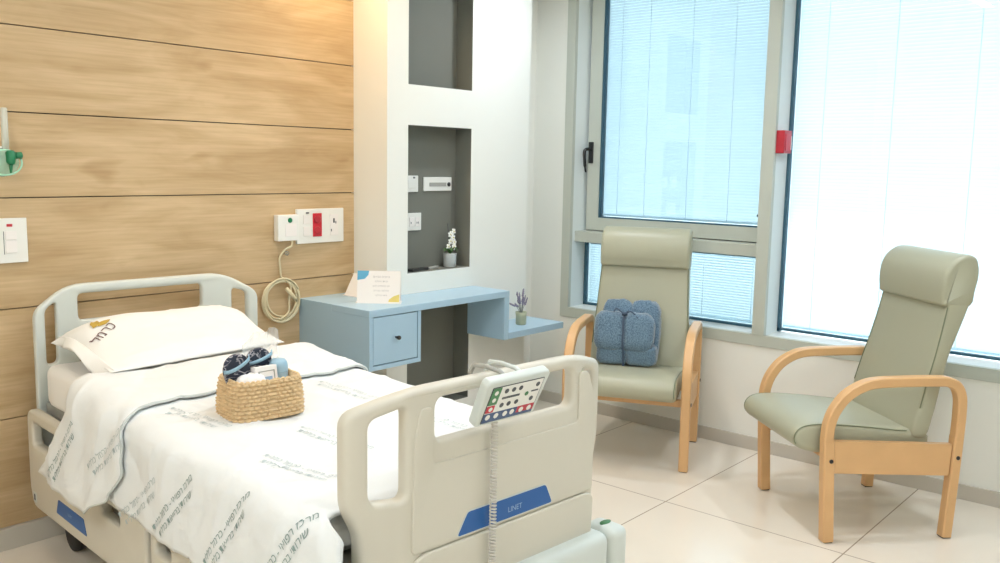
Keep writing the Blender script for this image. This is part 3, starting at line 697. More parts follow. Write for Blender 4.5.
def make_chair(label, loc, az):
    t = thing('armchair', label, 'armchair', loc, math.radians(az), None)
    W = 0.24
    puff_profile('seat', seat_loop(), 0.255, 0.022, M['vinyl'], t)
    bk = puff_profile('backrest', back_loop(), W, 0.018, M['vinyl'], t)
    puff_profile('headrest', head_loop(), W + 0.002, 0.020, M['vinyl'], t)
    for v in bk.data.vertices: v.co.y *= 1 + 0.09 * min(1, max(0, (0.93 - v.co.z) / 0.40))
    for s in (-1, 1):
        lp = [(x, s * (W - 0.004) * (1 + 0.09 * min(1, max(0, (0.93 - z) / 0.40))), z) for x, z in offset2(back_loop(), 0.004)][3:16]
        mktube('piping', lp, 0.0026, M['piping'], bk, 6)
    st = t.children[0]
    lp = offset2(seat_loop(), 0.005)
    for s in (-1, 1): mktube('piping', [(x, s * 0.2495, z) for x, z in lp][2:22], 0.0026, M['piping'], st, 6)
    arm = [(p.x, p.y) for p in catmull([Vector((a, b, 0)) for a, b in ((0.292, 0.43), (0.285, 0.50), (0.262, 0.562), (0.215, 0.622), (0.150, 0.662), (0.080, 0.680), (-0.05, 0.684), (-0.18, 0.684), (-0.235, 0.680), (-0.285, 0.655), (-0.312, 0.60), (-0.317, 0.52), (-0.315, 0.43))], 4)]
    for s in (-1, 1):
        yc = s * 0.298
        bm = bmesh.new(); sweep_rect(bm, arm, 0.046, 0.040, yc); o = bmobj('armrest', bm, M['beech'], t); shade_auto(o, 40)
        for path, d in (([(0.268, 0.0), (0.280, 0.2), (0.292, 0.43)], 1), ([(-0.315, 0.43), (-0.306, 0.2), (-0.296, 0.0)], -1)):
            bm = bmesh.new(); pp = [(x, z if z > 0 else 0.004) for x, z in path]
            sweep_rect(bm, pp, 0.046, 0.046 if d > 0 else 0.042, yc); lg = bmobj('leg', bm, M['beech'], t); shade_auto(lg, 40)
            fx = 0.245 if d > 0 else -0.275
            mkbox('foot_glide', (fx - 0.018, fx + 0.018, yc - 0.019, yc + 0.019, 0.0, 0.006), M['black_rubber'], lg, bev=0.001)
            mklathe('bolt', [(0.0085, 0), (0.0085, 0.003), (0.006, 0.004)], M['black'], lg, 14, (0.258 if d > 0 else -0.292, yc + s * 0.023, 0.345), Matrix.Rotation(-s * PI / 2, 4, 'X'))
        bm = bmesh.new(); y0, y1 = yc - 0.014, yc + 0.014
        vs = [bm.verts.new(c) for c in ((0.246, y0, 0.292), (0.250, y0, 0.425), (-0.268, y0, 0.400), (-0.262, y0, 0.268), (0.246, y1, 0.292), (0.250, y1, 0.425), (-0.268, y1, 0.400), (-0.262, y1, 0.268))]
        for f in ((0, 1, 2, 3), (4, 7, 6, 5), (0, 4, 5, 1), (1, 5, 6, 2), (2, 6, 7, 3), (3, 7, 4, 0)): bm.faces.new([vs[i] for i in f])
        bmobj('side_rail', bm, M['beech'], t)
    mkbox('front_rail', (0.215, 0.240, -0.285, 0.285, 0.322, 0.358), M['beech'], t, bev=0.003)
    mkbox('rear_rail', (-0.215, -0.190, -0.285, 0.285, 0.300, 0.372), M['beech'], t, bev=0.003)
    return t
make_chair('sage green armchair on the right, empty, turned towards the bed', (3.902, 1.307, 0), 138.5)
make_chair('sage green armchair in front of the window holding a blue blanket', (3.970, 2.466, 0), 203.7)

# folded plush blanket tied with ribbon, on the middle chair
bl = thing('folded_blanket', 'folded blue plush blanket tied with ribbon on the armchair seat', 'blanket', (3.970, 2.466, 0.462), math.radians(203.7))
def lobe(bm, c, r, lean=0.0, p=0.62, n=22):
    mt = Matrix.Rotation(lean, 4, 'Y'); k0 = len(bm.verts)
    rr = bmesh.ops.create_uvsphere(bm, u_segments=n * 2, v_segments=n, radius=1)
    for v in rr['verts']:
        q = Vector([math.copysign(abs(a) ** p, a) for a in v.co])
        w = noise.noise(q * 2.3 + Vector(c) * 20) * 0.06 + noise.noise(q * 9) * 0.03
        q = Vector((q.x * r[0], q.y * r[1], q.z * r[2])) * (1 + w)
        v.co = mt @ q + Vector(c)
bm = bmesh.new(); yo = -0.045; ln = -0.20
for s in (-1, 1):
    lobe(bm, (-0.085, yo + s * 0.072 + 0.008, 0.172), (0.046, 0.084, 0.160), ln, 0.5)      # rear half, standing
    lobe(bm, (-0.002, yo + s * 0.072 - 0.014, 0.176), (0.056, 0.086, 0.104), ln, 0.55)       # front roll
    lobe(bm, (-0.005, yo + s * 0.074 + 0.004, 0.060), (0.056, 0.084, 0.058), 0, 0.5)        # lower fold
bmobj('blanket_folds', bm, M['plush'], bl, True)
rb = bmesh.new()
def strip(bm, pts, w, axis):
    a = Vector(axis) * w / 2; prev = None
    for p in catmull(pts, 5):
        c = (bm.verts.new(p + a), bm.verts.new(p - a))
        if prev: bm.faces.new((prev[0], prev[1], c[1], c[0]))
        prev = c
strip(rb, [(0.054, yo - 0.006, 0.004), (0.058, yo - 0.006, 0.06), (0.060, yo - 0.012, 0.12), (0.050, yo - 0.014, 0.19), (0.030, yo - 0.014, 0.262), (-0.03, yo, 0.285)], 0.010, (0, 1, 0))
rib = bmobj('ribbon', rb, M['ribbon'], bl)
mod = rib.modifiers.new('thick', 'SOLIDIFY'); mod.thickness = 0.002
bm = bmesh.new()
for s, l in ((1, 0.07), (-1, 0.055)):
    tube(bm, catmull([(0.028, yo - 0.012, 0.272), (0.03, yo - 0.012 + s * l * 0.4, 0.290), (0.02, yo - 0.012 + s * l * 0.8, 0.300 if s < 0 else 0.272), (0.034, yo - 0.012 + s * l, 0.286 if s < 0 else 0.258)], 4), [0.004] * 13, 6)
tube(bm, [(0.03, yo - 0.024, 0.274), (0.03, yo + 0.002, 0.278)], 0.009, 8)
bmobj('ribbon_knot', bm, M['ribbon'], bl, True)

# ------------------------------------------------------------------ hospital bed (local frame: x across, -y towards the foot)
BR = math.radians(-4.4); BL = (1.818, 3.46, 0)
bed = thing('hospital_bed', 'adjustable hospital bed with cream plastic head and foot boards', 'bed', BL, BR)
FYB = -2.03
def board_outline(zt, zs, zb, W, wi, narrow):
    pts = [(-W + narrow, zb), (-W + narrow, zs - 0.285), (-W, zs - 0.22), (-W, zs), (-wi, zt), (wi, zt), (W, zs), (W, zs - 0.22), (W - narrow, zs - 0.285), (W - narrow, zb)]
    rr = [0.02, 0.03, 0.04, 0.035, 0.10, 0.10, 0.035, 0.04, 0.03, 0.02]
    return rounded(pts, rr)
cuts = [s * x for s in (-1, 1) for x in (0.30, 0.325, 0.35, 0.38, 0.41)]
def bend(sgn, y0, thick_axis=1):
    def f(p):
        a = max(0.0, abs(p.x) - 0.285); d = 0.047 * (a / 0.165) ** 1.35
        return Vector((p.x, y0 + sgn * d + p.z, p.y))
    return f
# footboard
fo = [(x + (0.010 if x < 0 else 0.0), z) for x, z in board_outline(0.987, 0.946, 0.30, 0.449, 0.305, 0.03)]
def mir(h): return [(-x, y) for x, y in h][::-1]
wing = rounded([(-0.386, 0.735), (-0.298, 0.728), (-0.298, 0.950), (-0.386, 0.927)], 0.022)
mid = rounded([(-0.212, 0.850), (0.282, 0.850), (0.282, 0.955), (-0.212, 0.955)], 0.028)
wingr = rounded([(0.322, 0.728), (0.400, 0.735), (0.400, 0.925), (0.322, 0.948)], 0.022)
fb = plate('footboard', fo, [wing, mid, wingr], 0.042, M['plastic'], bed, 0.013, bend(1, FYB), cuts, res=3)
# proud molding round the centre opening and the crease line below
ul = rounded([(-0.285, 0.592), (0.37, 0.592), (0.37, 0.86), (0.338, 0.94), (0.302, 0.94), (0.302, 0.80), (-0.225, 0.80), (-0.225, 0.94), (-0.262, 0.94), (-0.280, 0.86)], 0.016)
lo = rounded([(-0.29, 0.34), (0.36, 0.34), (0.372, 0.575), (0.34, 0.588), (-0.25, 0.588), (-0.282, 0.575)], 0.02)
plate('lower_panel', lo, [], 0.012, M['plastic'], fb, 0.005, lambda p: Vector((p.x, FYB - 0.021 - 0.002 + p.z, p.y)))
plate('upper_panel', ul, [], 0.008, M['plastic'], fb, 0.003, lambda p: Vector((p.x, FYB - 0.0205 + p.z, p.y)))
lg = rounded([(-0.146, 0.600), (0.196, 0.600), (0.170, 0.654), (-0.112, 0.654)], 0.008)
def FP(off): return lambda p: Vector((p.x, FYB - 0.0255 - off + p.z, p.y))
rim = plate('logo_plate', offset2(lg, -0.003), [], 0.0012, M['plastic_w'], fb, 0, FP(0.0))
plate('logo_panel', lg, [], 0.0012, M['logo'], fb, 0, FP(0.001))
text('logo_writing', 'LINET', 0.020, M['pale_ink'], fb, lambda p: Vector((p.x + 0.052, FYB - 0.0283, p.y + 0.622)))
# bumper beam and corner bumpers
beam = mkbox('foot_beam', (-0.40, 0.402, FYB - 0.075, FYB + 0.04, 0.315, 0.470), M['plastic_w'], bed, bev=0.03, seg=4, smooth=True)
for s in (-1, 1):
    a, b = sorted((s * 0.406, s * 0.488))
    cp = mkbox('corner_bumper', (a, b, FYB - 0.075, FYB + 0.04, 0.325, 0.468), M['plastic_w'], bed, bev=0.026, seg=4, smooth=True)
    mklathe('bumper_slot', [(0.022, 0), (0.022, 0.004)], M['green_lbl'], cp, 20, (s * 0.448, FYB - 0.015, 0.466), Matrix.Diagonal((1, 0.5, 1, 1)))
    mklathe('bumper_roller', [(0.050, 0), (0.058, 0.006), (0.060, 0.03), (0.052, 0.036)], M['black_rubber'], cp, 28, (s * 0.445, FYB - 0.035, 0.290))
# headboard
ho = board_outline(1.010, 0.925, 0.36, 0.460, 0.325, 0.0)
hw = [rounded([(-0.418, 0.715), (-0.372, 0.715), (-0.372, 0.953), (-0.418, 0.925)], 0.02), rounded([(0.355, 0.715), (0.418, 0.715), (0.418, 0.925), (0.355, 0.945)], 0.02)]
hm = [rounded([(-0.285, 0.868), (0.225, 0.868), (0.225, 0.972), (-0.285, 0.972)], 0.02), rounded([(-0.285, 0.60), (0.225, 0.60), (0.225, 0.80), (-0.285, 0.80)], 0.02)]
hb = plate('headboard', ho, hw + hm, 0.036, M['plastic_w'], bed, 0.011, bend(-1, 0.0), cuts, res=3)
# mattress deck, frame
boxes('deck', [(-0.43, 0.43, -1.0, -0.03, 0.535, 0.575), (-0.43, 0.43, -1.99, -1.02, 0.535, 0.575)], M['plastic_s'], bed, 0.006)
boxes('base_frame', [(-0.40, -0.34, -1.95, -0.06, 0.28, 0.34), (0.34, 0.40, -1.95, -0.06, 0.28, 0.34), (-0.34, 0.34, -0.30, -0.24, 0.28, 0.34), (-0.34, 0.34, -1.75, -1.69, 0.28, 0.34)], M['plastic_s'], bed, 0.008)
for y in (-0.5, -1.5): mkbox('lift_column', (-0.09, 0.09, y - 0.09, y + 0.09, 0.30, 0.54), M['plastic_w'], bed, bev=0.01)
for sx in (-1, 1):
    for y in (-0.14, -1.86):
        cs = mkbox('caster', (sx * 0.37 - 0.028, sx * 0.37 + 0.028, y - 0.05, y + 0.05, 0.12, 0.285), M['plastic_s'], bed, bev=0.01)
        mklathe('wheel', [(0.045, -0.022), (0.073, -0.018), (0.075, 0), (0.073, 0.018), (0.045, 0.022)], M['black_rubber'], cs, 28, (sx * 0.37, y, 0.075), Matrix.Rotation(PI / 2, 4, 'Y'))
# side rails (lowered)
def rail(side, y0, y1, slots, lbl, hi):
    def X(off=0.0): return lambda p: Vector((side * (0.478 + off) - side * 0 + (p.z if side > 0 else -p.z), p.x, p.y))
    pts = [(y1, 0.20), (y1 + 0.015, hi), (y0 - 0.0, 0.565), (y0, 0.20)]
    pts = [(y0 - 0.035, 0.19), (y0, 0.26), (y0, 0.565), (y1, hi), (y1, 0.20)] if lbl else [(y0, 0.18), (y0, hi), (y1, hi), (y1, 0.24), (y1 + 0.06, 0.18)]
    o = plate('side_rail', rounded(pts, [0.10, 0.06, 0.05, 0.10, 0.03] if lbl else [0.03, 0.08, 0.08, 0.06, 0.06]), [rounded(s, 0.022) for s in slots], 0.040, M['plastic'], bed, 0.012, X(), None, res=3)
    return o, X
for side in (-1, 1):
    o, X = rail(side, -0.045, -1.075, [[(-0.10, 0.435), (-0.10, 0.520), (-0.50, 0.520), (-0.50, 0.435)], [(-0.735, 0.36), (-0.735, 0.405), (-0.885, 0.405), (-0.885, 0.36)]], True, 0.56)
    plate('rail_label', rounded([(-0.328, 0.240), (-0.350, 0.294), (-0.585, 0.294), (-0.610, 0.240)], 0.006), [], 0.002, M['logo'], o, 0, X(0.0205))
    plate('rail_icon', [(-0.085, 0.215), (-0.085, 0.252), (-0.118, 0.252), (-0.118, 0.215)], [], 0.002, M['plastic_w'], o, 0, X(0.0205))
    plate('rail_icon_mark', [(-0.094, 0.222), (-0.094, 0.245), (-0.108, 0.245), (-0.108, 0.222)], [], 0.002, M['ink'], o, 0, X(0.0212))
    if side < 0: text('label_writing', 'LINET', 0.014, M['pale_ink'], o, lambda p: Vector((-0.4998, -p.x - 0.46, p.y + 0.266)))
    o2, X2 = rail(side, -1.105, -1.93, [[(-1.14, 0.36), (-1.14, 0.40), (-1.24, 0.40), (-1.24, 0.36)]], False, 0.50)
    boxes('rail_arm', [(min(side * 0.38, side * 0.47), max(side * 0.38, side * 0.47), y - 0.03, y + 0.03, 0.40, 0.44) for y in (-0.30, -0.90, -1.3, -1.7)], M['plastic_s'], bed, 0.004)
mkbox('rail_end_cap', (-0.462, -0.425, -0.02, 0.012, 0.40, 0.50), M['plastic_w'], bed, bev=0.008)

# mattress (rests on the deck: its own thing)
def bw(p): return p
mt = thing('mattress', 'thick mattress in a white fitted sheet on the bed deck', 'mattress', BL, BR)
def ztop(y): return 0.742 - 0.045 * min(1, max(0, (-y - 0.25) / 1.0))
bm = bmesh.new(); rings = []
ny = 40  # lengthwise rings
for j in range(ny + 1):
    y = -0.045 - j / ny * 1.885; zt = ztop(y) - 0.012; e = 0.0
    edge = min(j, ny - j) / 2.0; ins = 0.03 * max(0, 1 - edge) ** 2
    sec = []
    pr = rounded([(-0.44, 0.577), (0.42, 0.577), (0.42, zt), (-0.44, zt)], [0.02, 0.02, 0.045, 0.045], 5)
    pr = offset2(pr, ins) if ins > 0 else pr
    for x, z in pr:
        w = noise.noise(Vector((x * 6, y * 5, z * 14))) * 0.006
        sec.append(bm.verts.new((x + math.copysign(w, x), y, max(z, 0.5762))))
    rings.append(sec)
for a, b in zip(rings, rings[1:]):
    n = len(a)
    for k in range(n): bm.faces.new((a[k], a[(k + 1) % n], b[(k + 1) % n], b[k]))
bm.faces.new(rings[0]); bm.faces.new(rings[-1][::-1])
bmobj('fitted_sheet', bm, M['sheet'], mt, True)

# duvet
A_ = 0.44; R_ = 0.066
def dsurf(s, y, off=0.0, wr=1.0):
    sg = -1 if s < 0 else 1; a = abs(s); zt = ztop(y) + 0.012
    q = R_ * PI / 2; A_ = 0.44 if s < 0 else 0.385
    if a <= A_: p = Vector((s, y, zt)); n = Vector((0, 0, 1))
    elif a <= A_ + q:
        t = (a - A_) / R_; p = Vector((sg * (A_ + R_ * math.sin(t)), y, zt - R_ + R_ * math.cos(t))); n = Vector((sg * math.sin(t), 0, math.cos(t)))
    else:
        d = a - A_ - q; p = Vector((sg * (A_ + R_ + d * 0.10), y, zt - R_ - d)); n = Vector((sg, 0, 0.1))
    w = 0.0
    # stitched quilting channels and soft creases
    ch = abs(math.sin((y * 1.0 + s * 0.55) * 5.2)) ** 0.35
    ch2 = abs(math.sin((y * 0.7 - s) * 4.1 + 0.6)) ** 0.35
    w += 0.014 * (ch - 0.8) + 0.012 * (ch2 - 0.8)
    v = Vector((s * 3.0, y * 3.0, 0.3)); w += noise.noise(v * 1.4) * 0.010
    w += (1 - abs(noise.noise(Vector((s * 3 + y * 5, s * 5 - y * 3, 1.7)) * 1.2))) ** 6 * 0.006
    if a > A_ + 0.05: w += 0.010 * noise.noise(Vector((y * 9, s * 1.6, 5.0)))
    return p + n * (off + w * wr + 0.006)
def sheet(name, s0, s1, yf0, yf1, off, ns, nyy, m, parent, thick=0.012):
    bm = bmesh.new(); g = []
    for i in range(ns + 1):
        s = s0 + (s1 - s0) * i / ns; a, b = yf0(s), yf1(s); row = []
        for j in range(nyy + 1):
            y = a + (b - a) * j / nyy
            ed = min(j, nyy - j, i, ns - i); r = off if ed > 2 else off - 0.004 * (3 - ed) / 3
            row.append(bm.verts.new(dsurf(s, y, r)))
        g.append(row)
    for i in range(ns):
        for j in range(nyy): bm.faces.new((g[i][j], g[i + 1][j], g[i + 1][j + 1], g[i][j + 1]))
    bmesh.ops.recalc_face_normals(bm, faces=bm.faces[:])
    o = bmobj(name, bm, m, parent, True)
    md = o.modifiers.new('thick', 'SOLIDIFY'); md.thickness = thick; md.offset = -1
    if o.data.polygons[len(o.data.polygons) // 2].normal.z < 0: md.offset = 1
    return o
def lerp(tab, v):
    for (a, b), (c, d) in zip(tab, tab[1:]):
        if v <= c: t = (v - a) / (c - a); t = t * t * (3 - 2 * t) * 0.5 + t * 0.5; return b + (d - b) * t
    return tab[-1][1]
dv = thing('duvet', 'white quilted duvet with grey-green print, folded back below the pillow', 'duvet', BL, BR)
SL = A_ + R_ * PI / 2        # arc length where the side begins
def s_of(z, y): return -(SL + (ztop(y) + 0.012 - R_ - z))
SB = SL + 0.205
sheet('duvet_body', -SB, 0.385 + R_ * PI / 2 + 0.10, lambda s: -0.62, lambda s: lerp([(0.28, -1.985), (0.38, -1.975), (0.42, -1.955), (0.455, -1.962), (0.49, -2.05), (0.62, -2.085), (0.90, -2.12)], max(0.28, -s)) if s < 0 else -1.985 + 0.045 * min(1, max(0, s - 0.28) / 0.1), 0.0, 110, 110, M['duvet'], dv)
def hy0(s):       # head-side edge of the folded flap
    a = max(0, abs(s) - A_); return lerp([(0, -0.52), (0.10, -0.57), (0.22, -0.50), (0.42, -0.30)], a)
def hy1(s):
    if s > -0.3: return -0.905 - 0.02 * math.cos(s * 5) + 0.03 * max(0, s)
    return lerp([(0.30, -0.906), (0.44, -0.945), (0.54, -0.99), (0.63, -1.0), (0.735, -0.915), (0.80, -0.80), (0.86, -0.71)], -s)
SF = SL + 0.285
SG = 0.385 + R_ * PI / 2 + 0.07
fold = sheet('folded_flap', -SF, SG, hy0, hy1, 0.020, 110, 50, M['duvet'], dv, 0.010)
bm = bmesh.new(); tube(bm, [dsurf(-SF + (SF + SG) * k / 120, hy1(-SF + (SF + SG) * k / 120), 0.013) for k in range(121)], 0.0042, 6); bmobj('flap_piping', bm, M['hem'], fold, True)
def dprint(lines, s, y, ang, size, off, parent, m='print', mirror=False):
    for k, tx in enumerate(lines):
        ca, sa = math.cos(ang), math.sin(ang)
        def X(p, k=k):
            px = p.x; py = p.y - k * size * 1.15
            du = px * ca - py * sa; dvv = px * sa + py * ca
            return dsurf(s + du, y + dvv, off + 0.0022)
        text('print', heb(tx), size, M[m], parent, X)
L1, L2 = 'מרכז רפואי - כרמל כללית', 'שירותי בריאות כללית'
DT = []
# (s, y, angle) in the duvet's own surface coordinates
for s, y, a, o_, par, mm in ((s_of(0.555, 0), -0.575, -0.64, 0.020, fold, 'print'), (s_of(0.61, 0), -1.315, -0.80, 0.0, dv, 'print'), (s_of(0.625, 0), -1.60, -0.66, 0.0, dv, 'print'),
                             (s_of(0.65, 0), -1.86, -0.62, 0.0, dv, 'print'), (-0.33, -1.10, -1.40, 0.0, dv, 'print_l'), (-0.33, -1.66, -1.40, 0.0, dv, 'print_l'),
                             (-0.13, -1.52, -1.40, 0.0, dv, 'print_l'), (s_of(0.65, 0), -0.90, -0.9, 0.020, fold, 'print_l'), (s_of(0.56, 0), -1.10, -0.9, 0.0, dv, 'print_l'),
                             (0.20, -1.12, -1.40, 0.0, dv, 'print_l'), (0.22, -1.70, -1.40, 0.0, dv, 'print_l')):
    dprint([L1, L2], s, y, a, 0.028, o_, par, mm)

# pillow
pw = thing('pillow', 'plump white pillow with a printed leaf emblem leaning on the headboard', 'pillow', BL, BR)
c4 = [Vector((-0.380, -0.560, 0.772)), Vector((0.335, -0.490, 0.776)), Vector((0.372, -0.085, 0.800)), Vector((-0.415, -0.085, 0.805))]
def psurf(u, v, side, off=0.0):
    b = c4[0] * (1 - u) * (1 - v) + c4[1] * u * (1 - v) + c4[2] * u * v + c4[3] * (1 - u) * v
    x = 2 * u - 1; y = 2 * v - 1
    e = max(0.0, (1 - abs(x) ** 2.6)) ** 0.55 * max(0.0, (1 - abs(y) ** 2.4)) ** 0.6
    pin = 1 - 0.05 * (1 - abs(x) ** 2) * (abs(y) ** 3)      # slightly drawn-in edges
    mc = (c4[0] + c4[1] + c4[2] + c4[3]) / 4
    b = Vector((mc.x + (b.x - mc.x) * (1 - 0.04 * (1 - y * y) * abs(x) ** 3), mc.y + (b.y - mc.y) * pin, b.z))
    eb = max(0.0, 1 - abs(x) ** 5) ** 0.6 * max(0.0, 1 - abs(y) ** 8) ** 0.5 * math.exp(-((v - 0.80) / 0.36) ** 2)
    h = 0.045 * e + 0.075 * eb if side > 0 else -0.030 * e + 0.035 * eb
    w = noise.noise(Vector((u * 4, v * 3, side * 2.0))) * 0.012 * (0.3 + e) + (1 - abs(noise.noise(Vector((u * 5 + v * 3, v * 6 - u * 2, 3.3))))) ** 7 * 0.006
    return b + Vector((0, -0.17, 0.98)) * (h + side * w * (0.15 + e * .85) + side * off)
bm = bmesh.new(); n = 44; gt = [[None] * (n + 1) for _ in range(n + 1)]; gb = [[None] * (n + 1) for _ in range(n + 1)]
for i in range(n + 1):
    for j in range(n + 1):
        u, v = (1 - math.cos(i / n * PI)) / 2, (1 - math.cos(j / n * PI)) / 2
        gt[i][j] = bm.verts.new(psurf(u, v, 1))
        gb[i][j] = gt[i][j] if i in (0, n) or j in (0, n) else bm.verts.new(psurf(u, v, -1))
for i in range(n):
    for j in range(n):
        bm.faces.new((gt[i][j], gt[i + 1][j], gt[i + 1][j + 1], gt[i][j + 1]))
        bm.faces.new((gb[i][j], gb[i][j + 1], gb[i + 1][j + 1], gb[i + 1][j]))
pl = bmobj('pillowcase', bm, M['pillow'], pw, True)
# open hem flap at the left end of the case
bm = bmesh.new(); g = []
for i in range(9):
    row = []
    for j in range(25):
        v = j / 24; a = psurf(0.02, 0.02 + 0.93 * v, 1, 0.004); a.x -= i / 8 * 0.05 * math.sin(PI * min(1, v * 1.1)) ** 0.5; a.z -= 0.020 * (i / 8) ** 1.5 + 0.018 * math.sin(v * 9) * (i / 8)
        row.append(bm.verts.new(a))
    g.append(row)
for i in range(8):
    for j in range(24): bm.faces.new((g[i][j], g[i + 1][j], g[i + 1][j + 1], g[i][j + 1]))
hf = bmobj('hem_flap', bm, M['pillow'], pw, True); hf.modifiers.new('thick', 'SOLIDIFY').thickness = 0.004
def ptext(tx, size, m, u0, v0, ang, name='emblem_writing'):
    ca, sa = math.cos(ang), math.sin(ang)
    def X(p):
        a, b = p.x * ca - p.y * sa, p.x * sa + p.y * ca
        return psurf(u0 + a / 0.75, v0 + b / 0.46, 1, 0.0035)
    text(name, heb(tx), size, M[m], pw, X)
ptext('כרמל', 0.054, 'brown_ink', 0.125, 0.56, 0.55)
def leaf(u0, v0, ang, l, w):
    bm = bmesh.new(); ca, sa = math.cos(ang), math.sin(ang); top = []; 
    pts = [(l * k / 6, w * math.sin(PI * k / 6)) for k in range(7)] + [(l * k / 6, -w * math.sin(PI * k / 6)) for k in range(5, 0, -1)]
    bm.faces.new([bm.verts.new(psurf(u0 + (x * ca - y * sa) / 0.75, v0 + (x * sa + y * ca) / 0.46, 1, 0.0035)) for x, y in pts])
    bmobj('emblem_leaf', bm, M['gold_ink'], pw)
leaf(0.10, 0.66, 0.9, 0.055, 0.014); leaf(0.115, 0.66, 1.5, 0.05, 0.012); leaf(0.12, 0.66, 0.3, 0.06, 0.013)

# bed control handset hooked on the footboard
hs = thing('bed_handset', 'grey bed control handset with keypad hooked over the footboard rail', 'remote control', BL, BR)
def HX(p):                                  # p.x across, p.y up the face, p.z out of the face
    t = p.y / 0.125
    base = Vector((p.x * 1.0 - 0.034, FYB - 0.055 - 0.055 * t, 0.884 + 0.118 * t))
    nrm = Vector((0, -0.118, -0.055)).normalized()
    return base + nrm * p.z
plate('handset_case', rounded([(-0.102, 0.0), (0.102, 0.0), (0.108, 0.118), (0.100, 0.128), (-0.100, 0.128), (-0.108, 0.118)], 0.012), [], 0.028, M['plastic_w'], hs, 0.007, HX, None, res=3)
def key(name, x0, x1, y0, y1, m, z=0.0148, r=0.002):
    return plate(name, rounded([(x0, y0), (x1, y0), (x1, y1), (x0, y1)], r), [], 0.001, M[m], hs, 0, lambda p: HX(Vector((p.x, p.y, p.z + z))))
key('keypad_border', -0.088, 0.088, 0.010, 0.112, 'ink')
key('keypad_label', -0.086, 0.086, 0.012, 0.110, 'plastic_k', 0.0152)
key('keypad_blue_band', -0.086, 0.026, 0.012, 0.038, 'logo_dark', 0.0158)
key('keypad_red_band', 0.026, 0.086, 0.012, 0.038, 'red_dk', 0.0158)
key('keypad_blue_edge', -0.086, 0.086, 0.012, 0.020, 'logo_dark', 0.0160)
key('keypad_green_band', -0.086, -0.058, 0.062, 0.110, 'green_lbl', 0.0158)
key('keypad_red_label', -0.086, -0.060, 0.040, 0.060, 'red', 0.0158)
def dot(x, y, r, m):
    return plate('key', [(x + r * math.cos(a), y + r * math.sin(a)) for a in [k * PI / 6 for k in range(12)]], [], 0.001, M[m], hs, 0, lambda p: HX(Vector((p.x, p.y, p.z + 0.0166))))
for x in (-0.072, -0.044, -0.014, 0.010, 0.042, 0.070): dot(x, 0.027, 0.0075, 'plastic_k')
for x in (-0.038, -0.014, 0.010, 0.070): dot(x, 0.096, 0.0065, 'ink')
for x in (-0.038, -0.014, 0.012): dot(x, 0.056, 0.0065, 'ink')
dot(0.064, 0.056, 0.0065, 'ink'); dot(0.040, 0.074, 0.006, 'green_lbl'); dot(-0.072, 0.096, 0.006, 'plastic_k'); dot(-0.072, 0.076, 0.006, 'plastic_k'); dot(-0.072, 0.050, 0.006, 'plastic_k')
key('keypad_mark', -0.045, 0.015, 0.073, 0.079, 'ink', 0.0160)
key('keypad_mark', 0.055, 0.080, 0.076, 0.080, 'ink', 0.0160)
for hx in (-0.055, 0.0):
    mktube('rail_hook', [(hx, FYB - 0.105, 0.985), (hx, FYB - 0.07, 1.005), (hx, FYB - 0.02, 1.009), (hx, FYB + 0.02, 1.006), (hx, FYB + 0.034, 0.985), (hx, FYB + 0.034, 0.955)], 0.0062, M['plastic_s' if hx < -0.02 else 'plastic_w'], hs, 8)
hel = []; cx, cy = -0.048, FYB - 0.048
for k in range(0, 70 * 10):
    a = k * 2 * PI / 10; hel.append((cx + 0.0075 * math.cos(a), cy + 0.0075 * math.sin(a), 0.880 - k * 0.0085 / 10))
mktube('coiled_cord', hel, 0.0025, M['coil_cord'], hs, 5)

# ------------------------------------------------------------------ gift basket on the bed
def bedpt(x, y, z):
    c, s = math.cos(BR), math.sin(BR); return (BL[0] + x * c - y * s, BL[1] + x * s + y * c, z)
BX, BY, BZ = -0.158, -1.155, 0.716; BRZ = BR + math.radians(-4)
bk = thing('wicker_basket', 'rectangular woven straw basket full of gifts on the duvet', 'basket', bedpt(BX, BY, BZ), BRZ)
rows, cols = 10, 36
def bpoint(u, t, off):
    # rounded-rectangle perimeter parameter u in 0..1, t height 0..1
    hw, hd = 0.112 + 0.004 * math.sin(t * PI) - 0.010 * t, 0.084 - 0.003 * t; a = u * 2 * PI; ca, sa = math.cos(a), math.sin(a); e = 0.36
    x = math.copysign(abs(ca) ** e, ca); y = math.copysign(abs(sa) ** e, sa)
    n = Vector((math.copysign(abs(ca) ** (2 - e), ca) / hw, math.copysign(abs(sa) ** (2 - e), sa) / hd, 0)).normalized()
    return Vector((x * hw, y * hd, 0)) + n * off
# even arc-length sampling
samp = [bpoint(k / 720, 0.5, 0) for k in range(721)]; cum = [0.0]
for a, b in zip(samp, samp[1:]): cum.append(cum[-1] + (b - a).length)
def uof(f):
    f = (f % 1.0) * cum[-1]; import bisect
    i = min(719, max(0, bisect.bisect_right(cum, f) - 1)); d = cum[i + 1] - cum[i]
    return (i + ((f - cum[i]) / d if d > 0 else 0)) / 720
bm = bmesh.new(); H_ = 0.118; nu, nv = cols * 6, rows * 7
us = [uof(k / nu) for k in range(nu)]
g = []
for j in range(nv + 1):
    t = j / nv; r = t * rows; ri = int(min(rows - 1, r)); fr = r - ri; row = []
    for k in range(nu):
        ph = k / nu * cols * PI + (ri % 2) * PI
        strand = math.sin(PI * fr) ** 0.6
        off = 0.0105 * strand * abs(math.cos(ph + (PI / 2 if ri % 2 else 0))) ** 0.8
        p = bpoint(us[k], t, off); row.append(bm.verts.new((p.x, p.y, 0.004 + t * H_)))
    g.append(row)
inn = [[bm.verts.new((lambda p: (p.x, p.y, 0.006 + t * (H_ - 0.002)))(bpoint(us[k], t, -0.006))) for k in range(nu)] for t in (1.0, 0.0)]
allr = g + inn
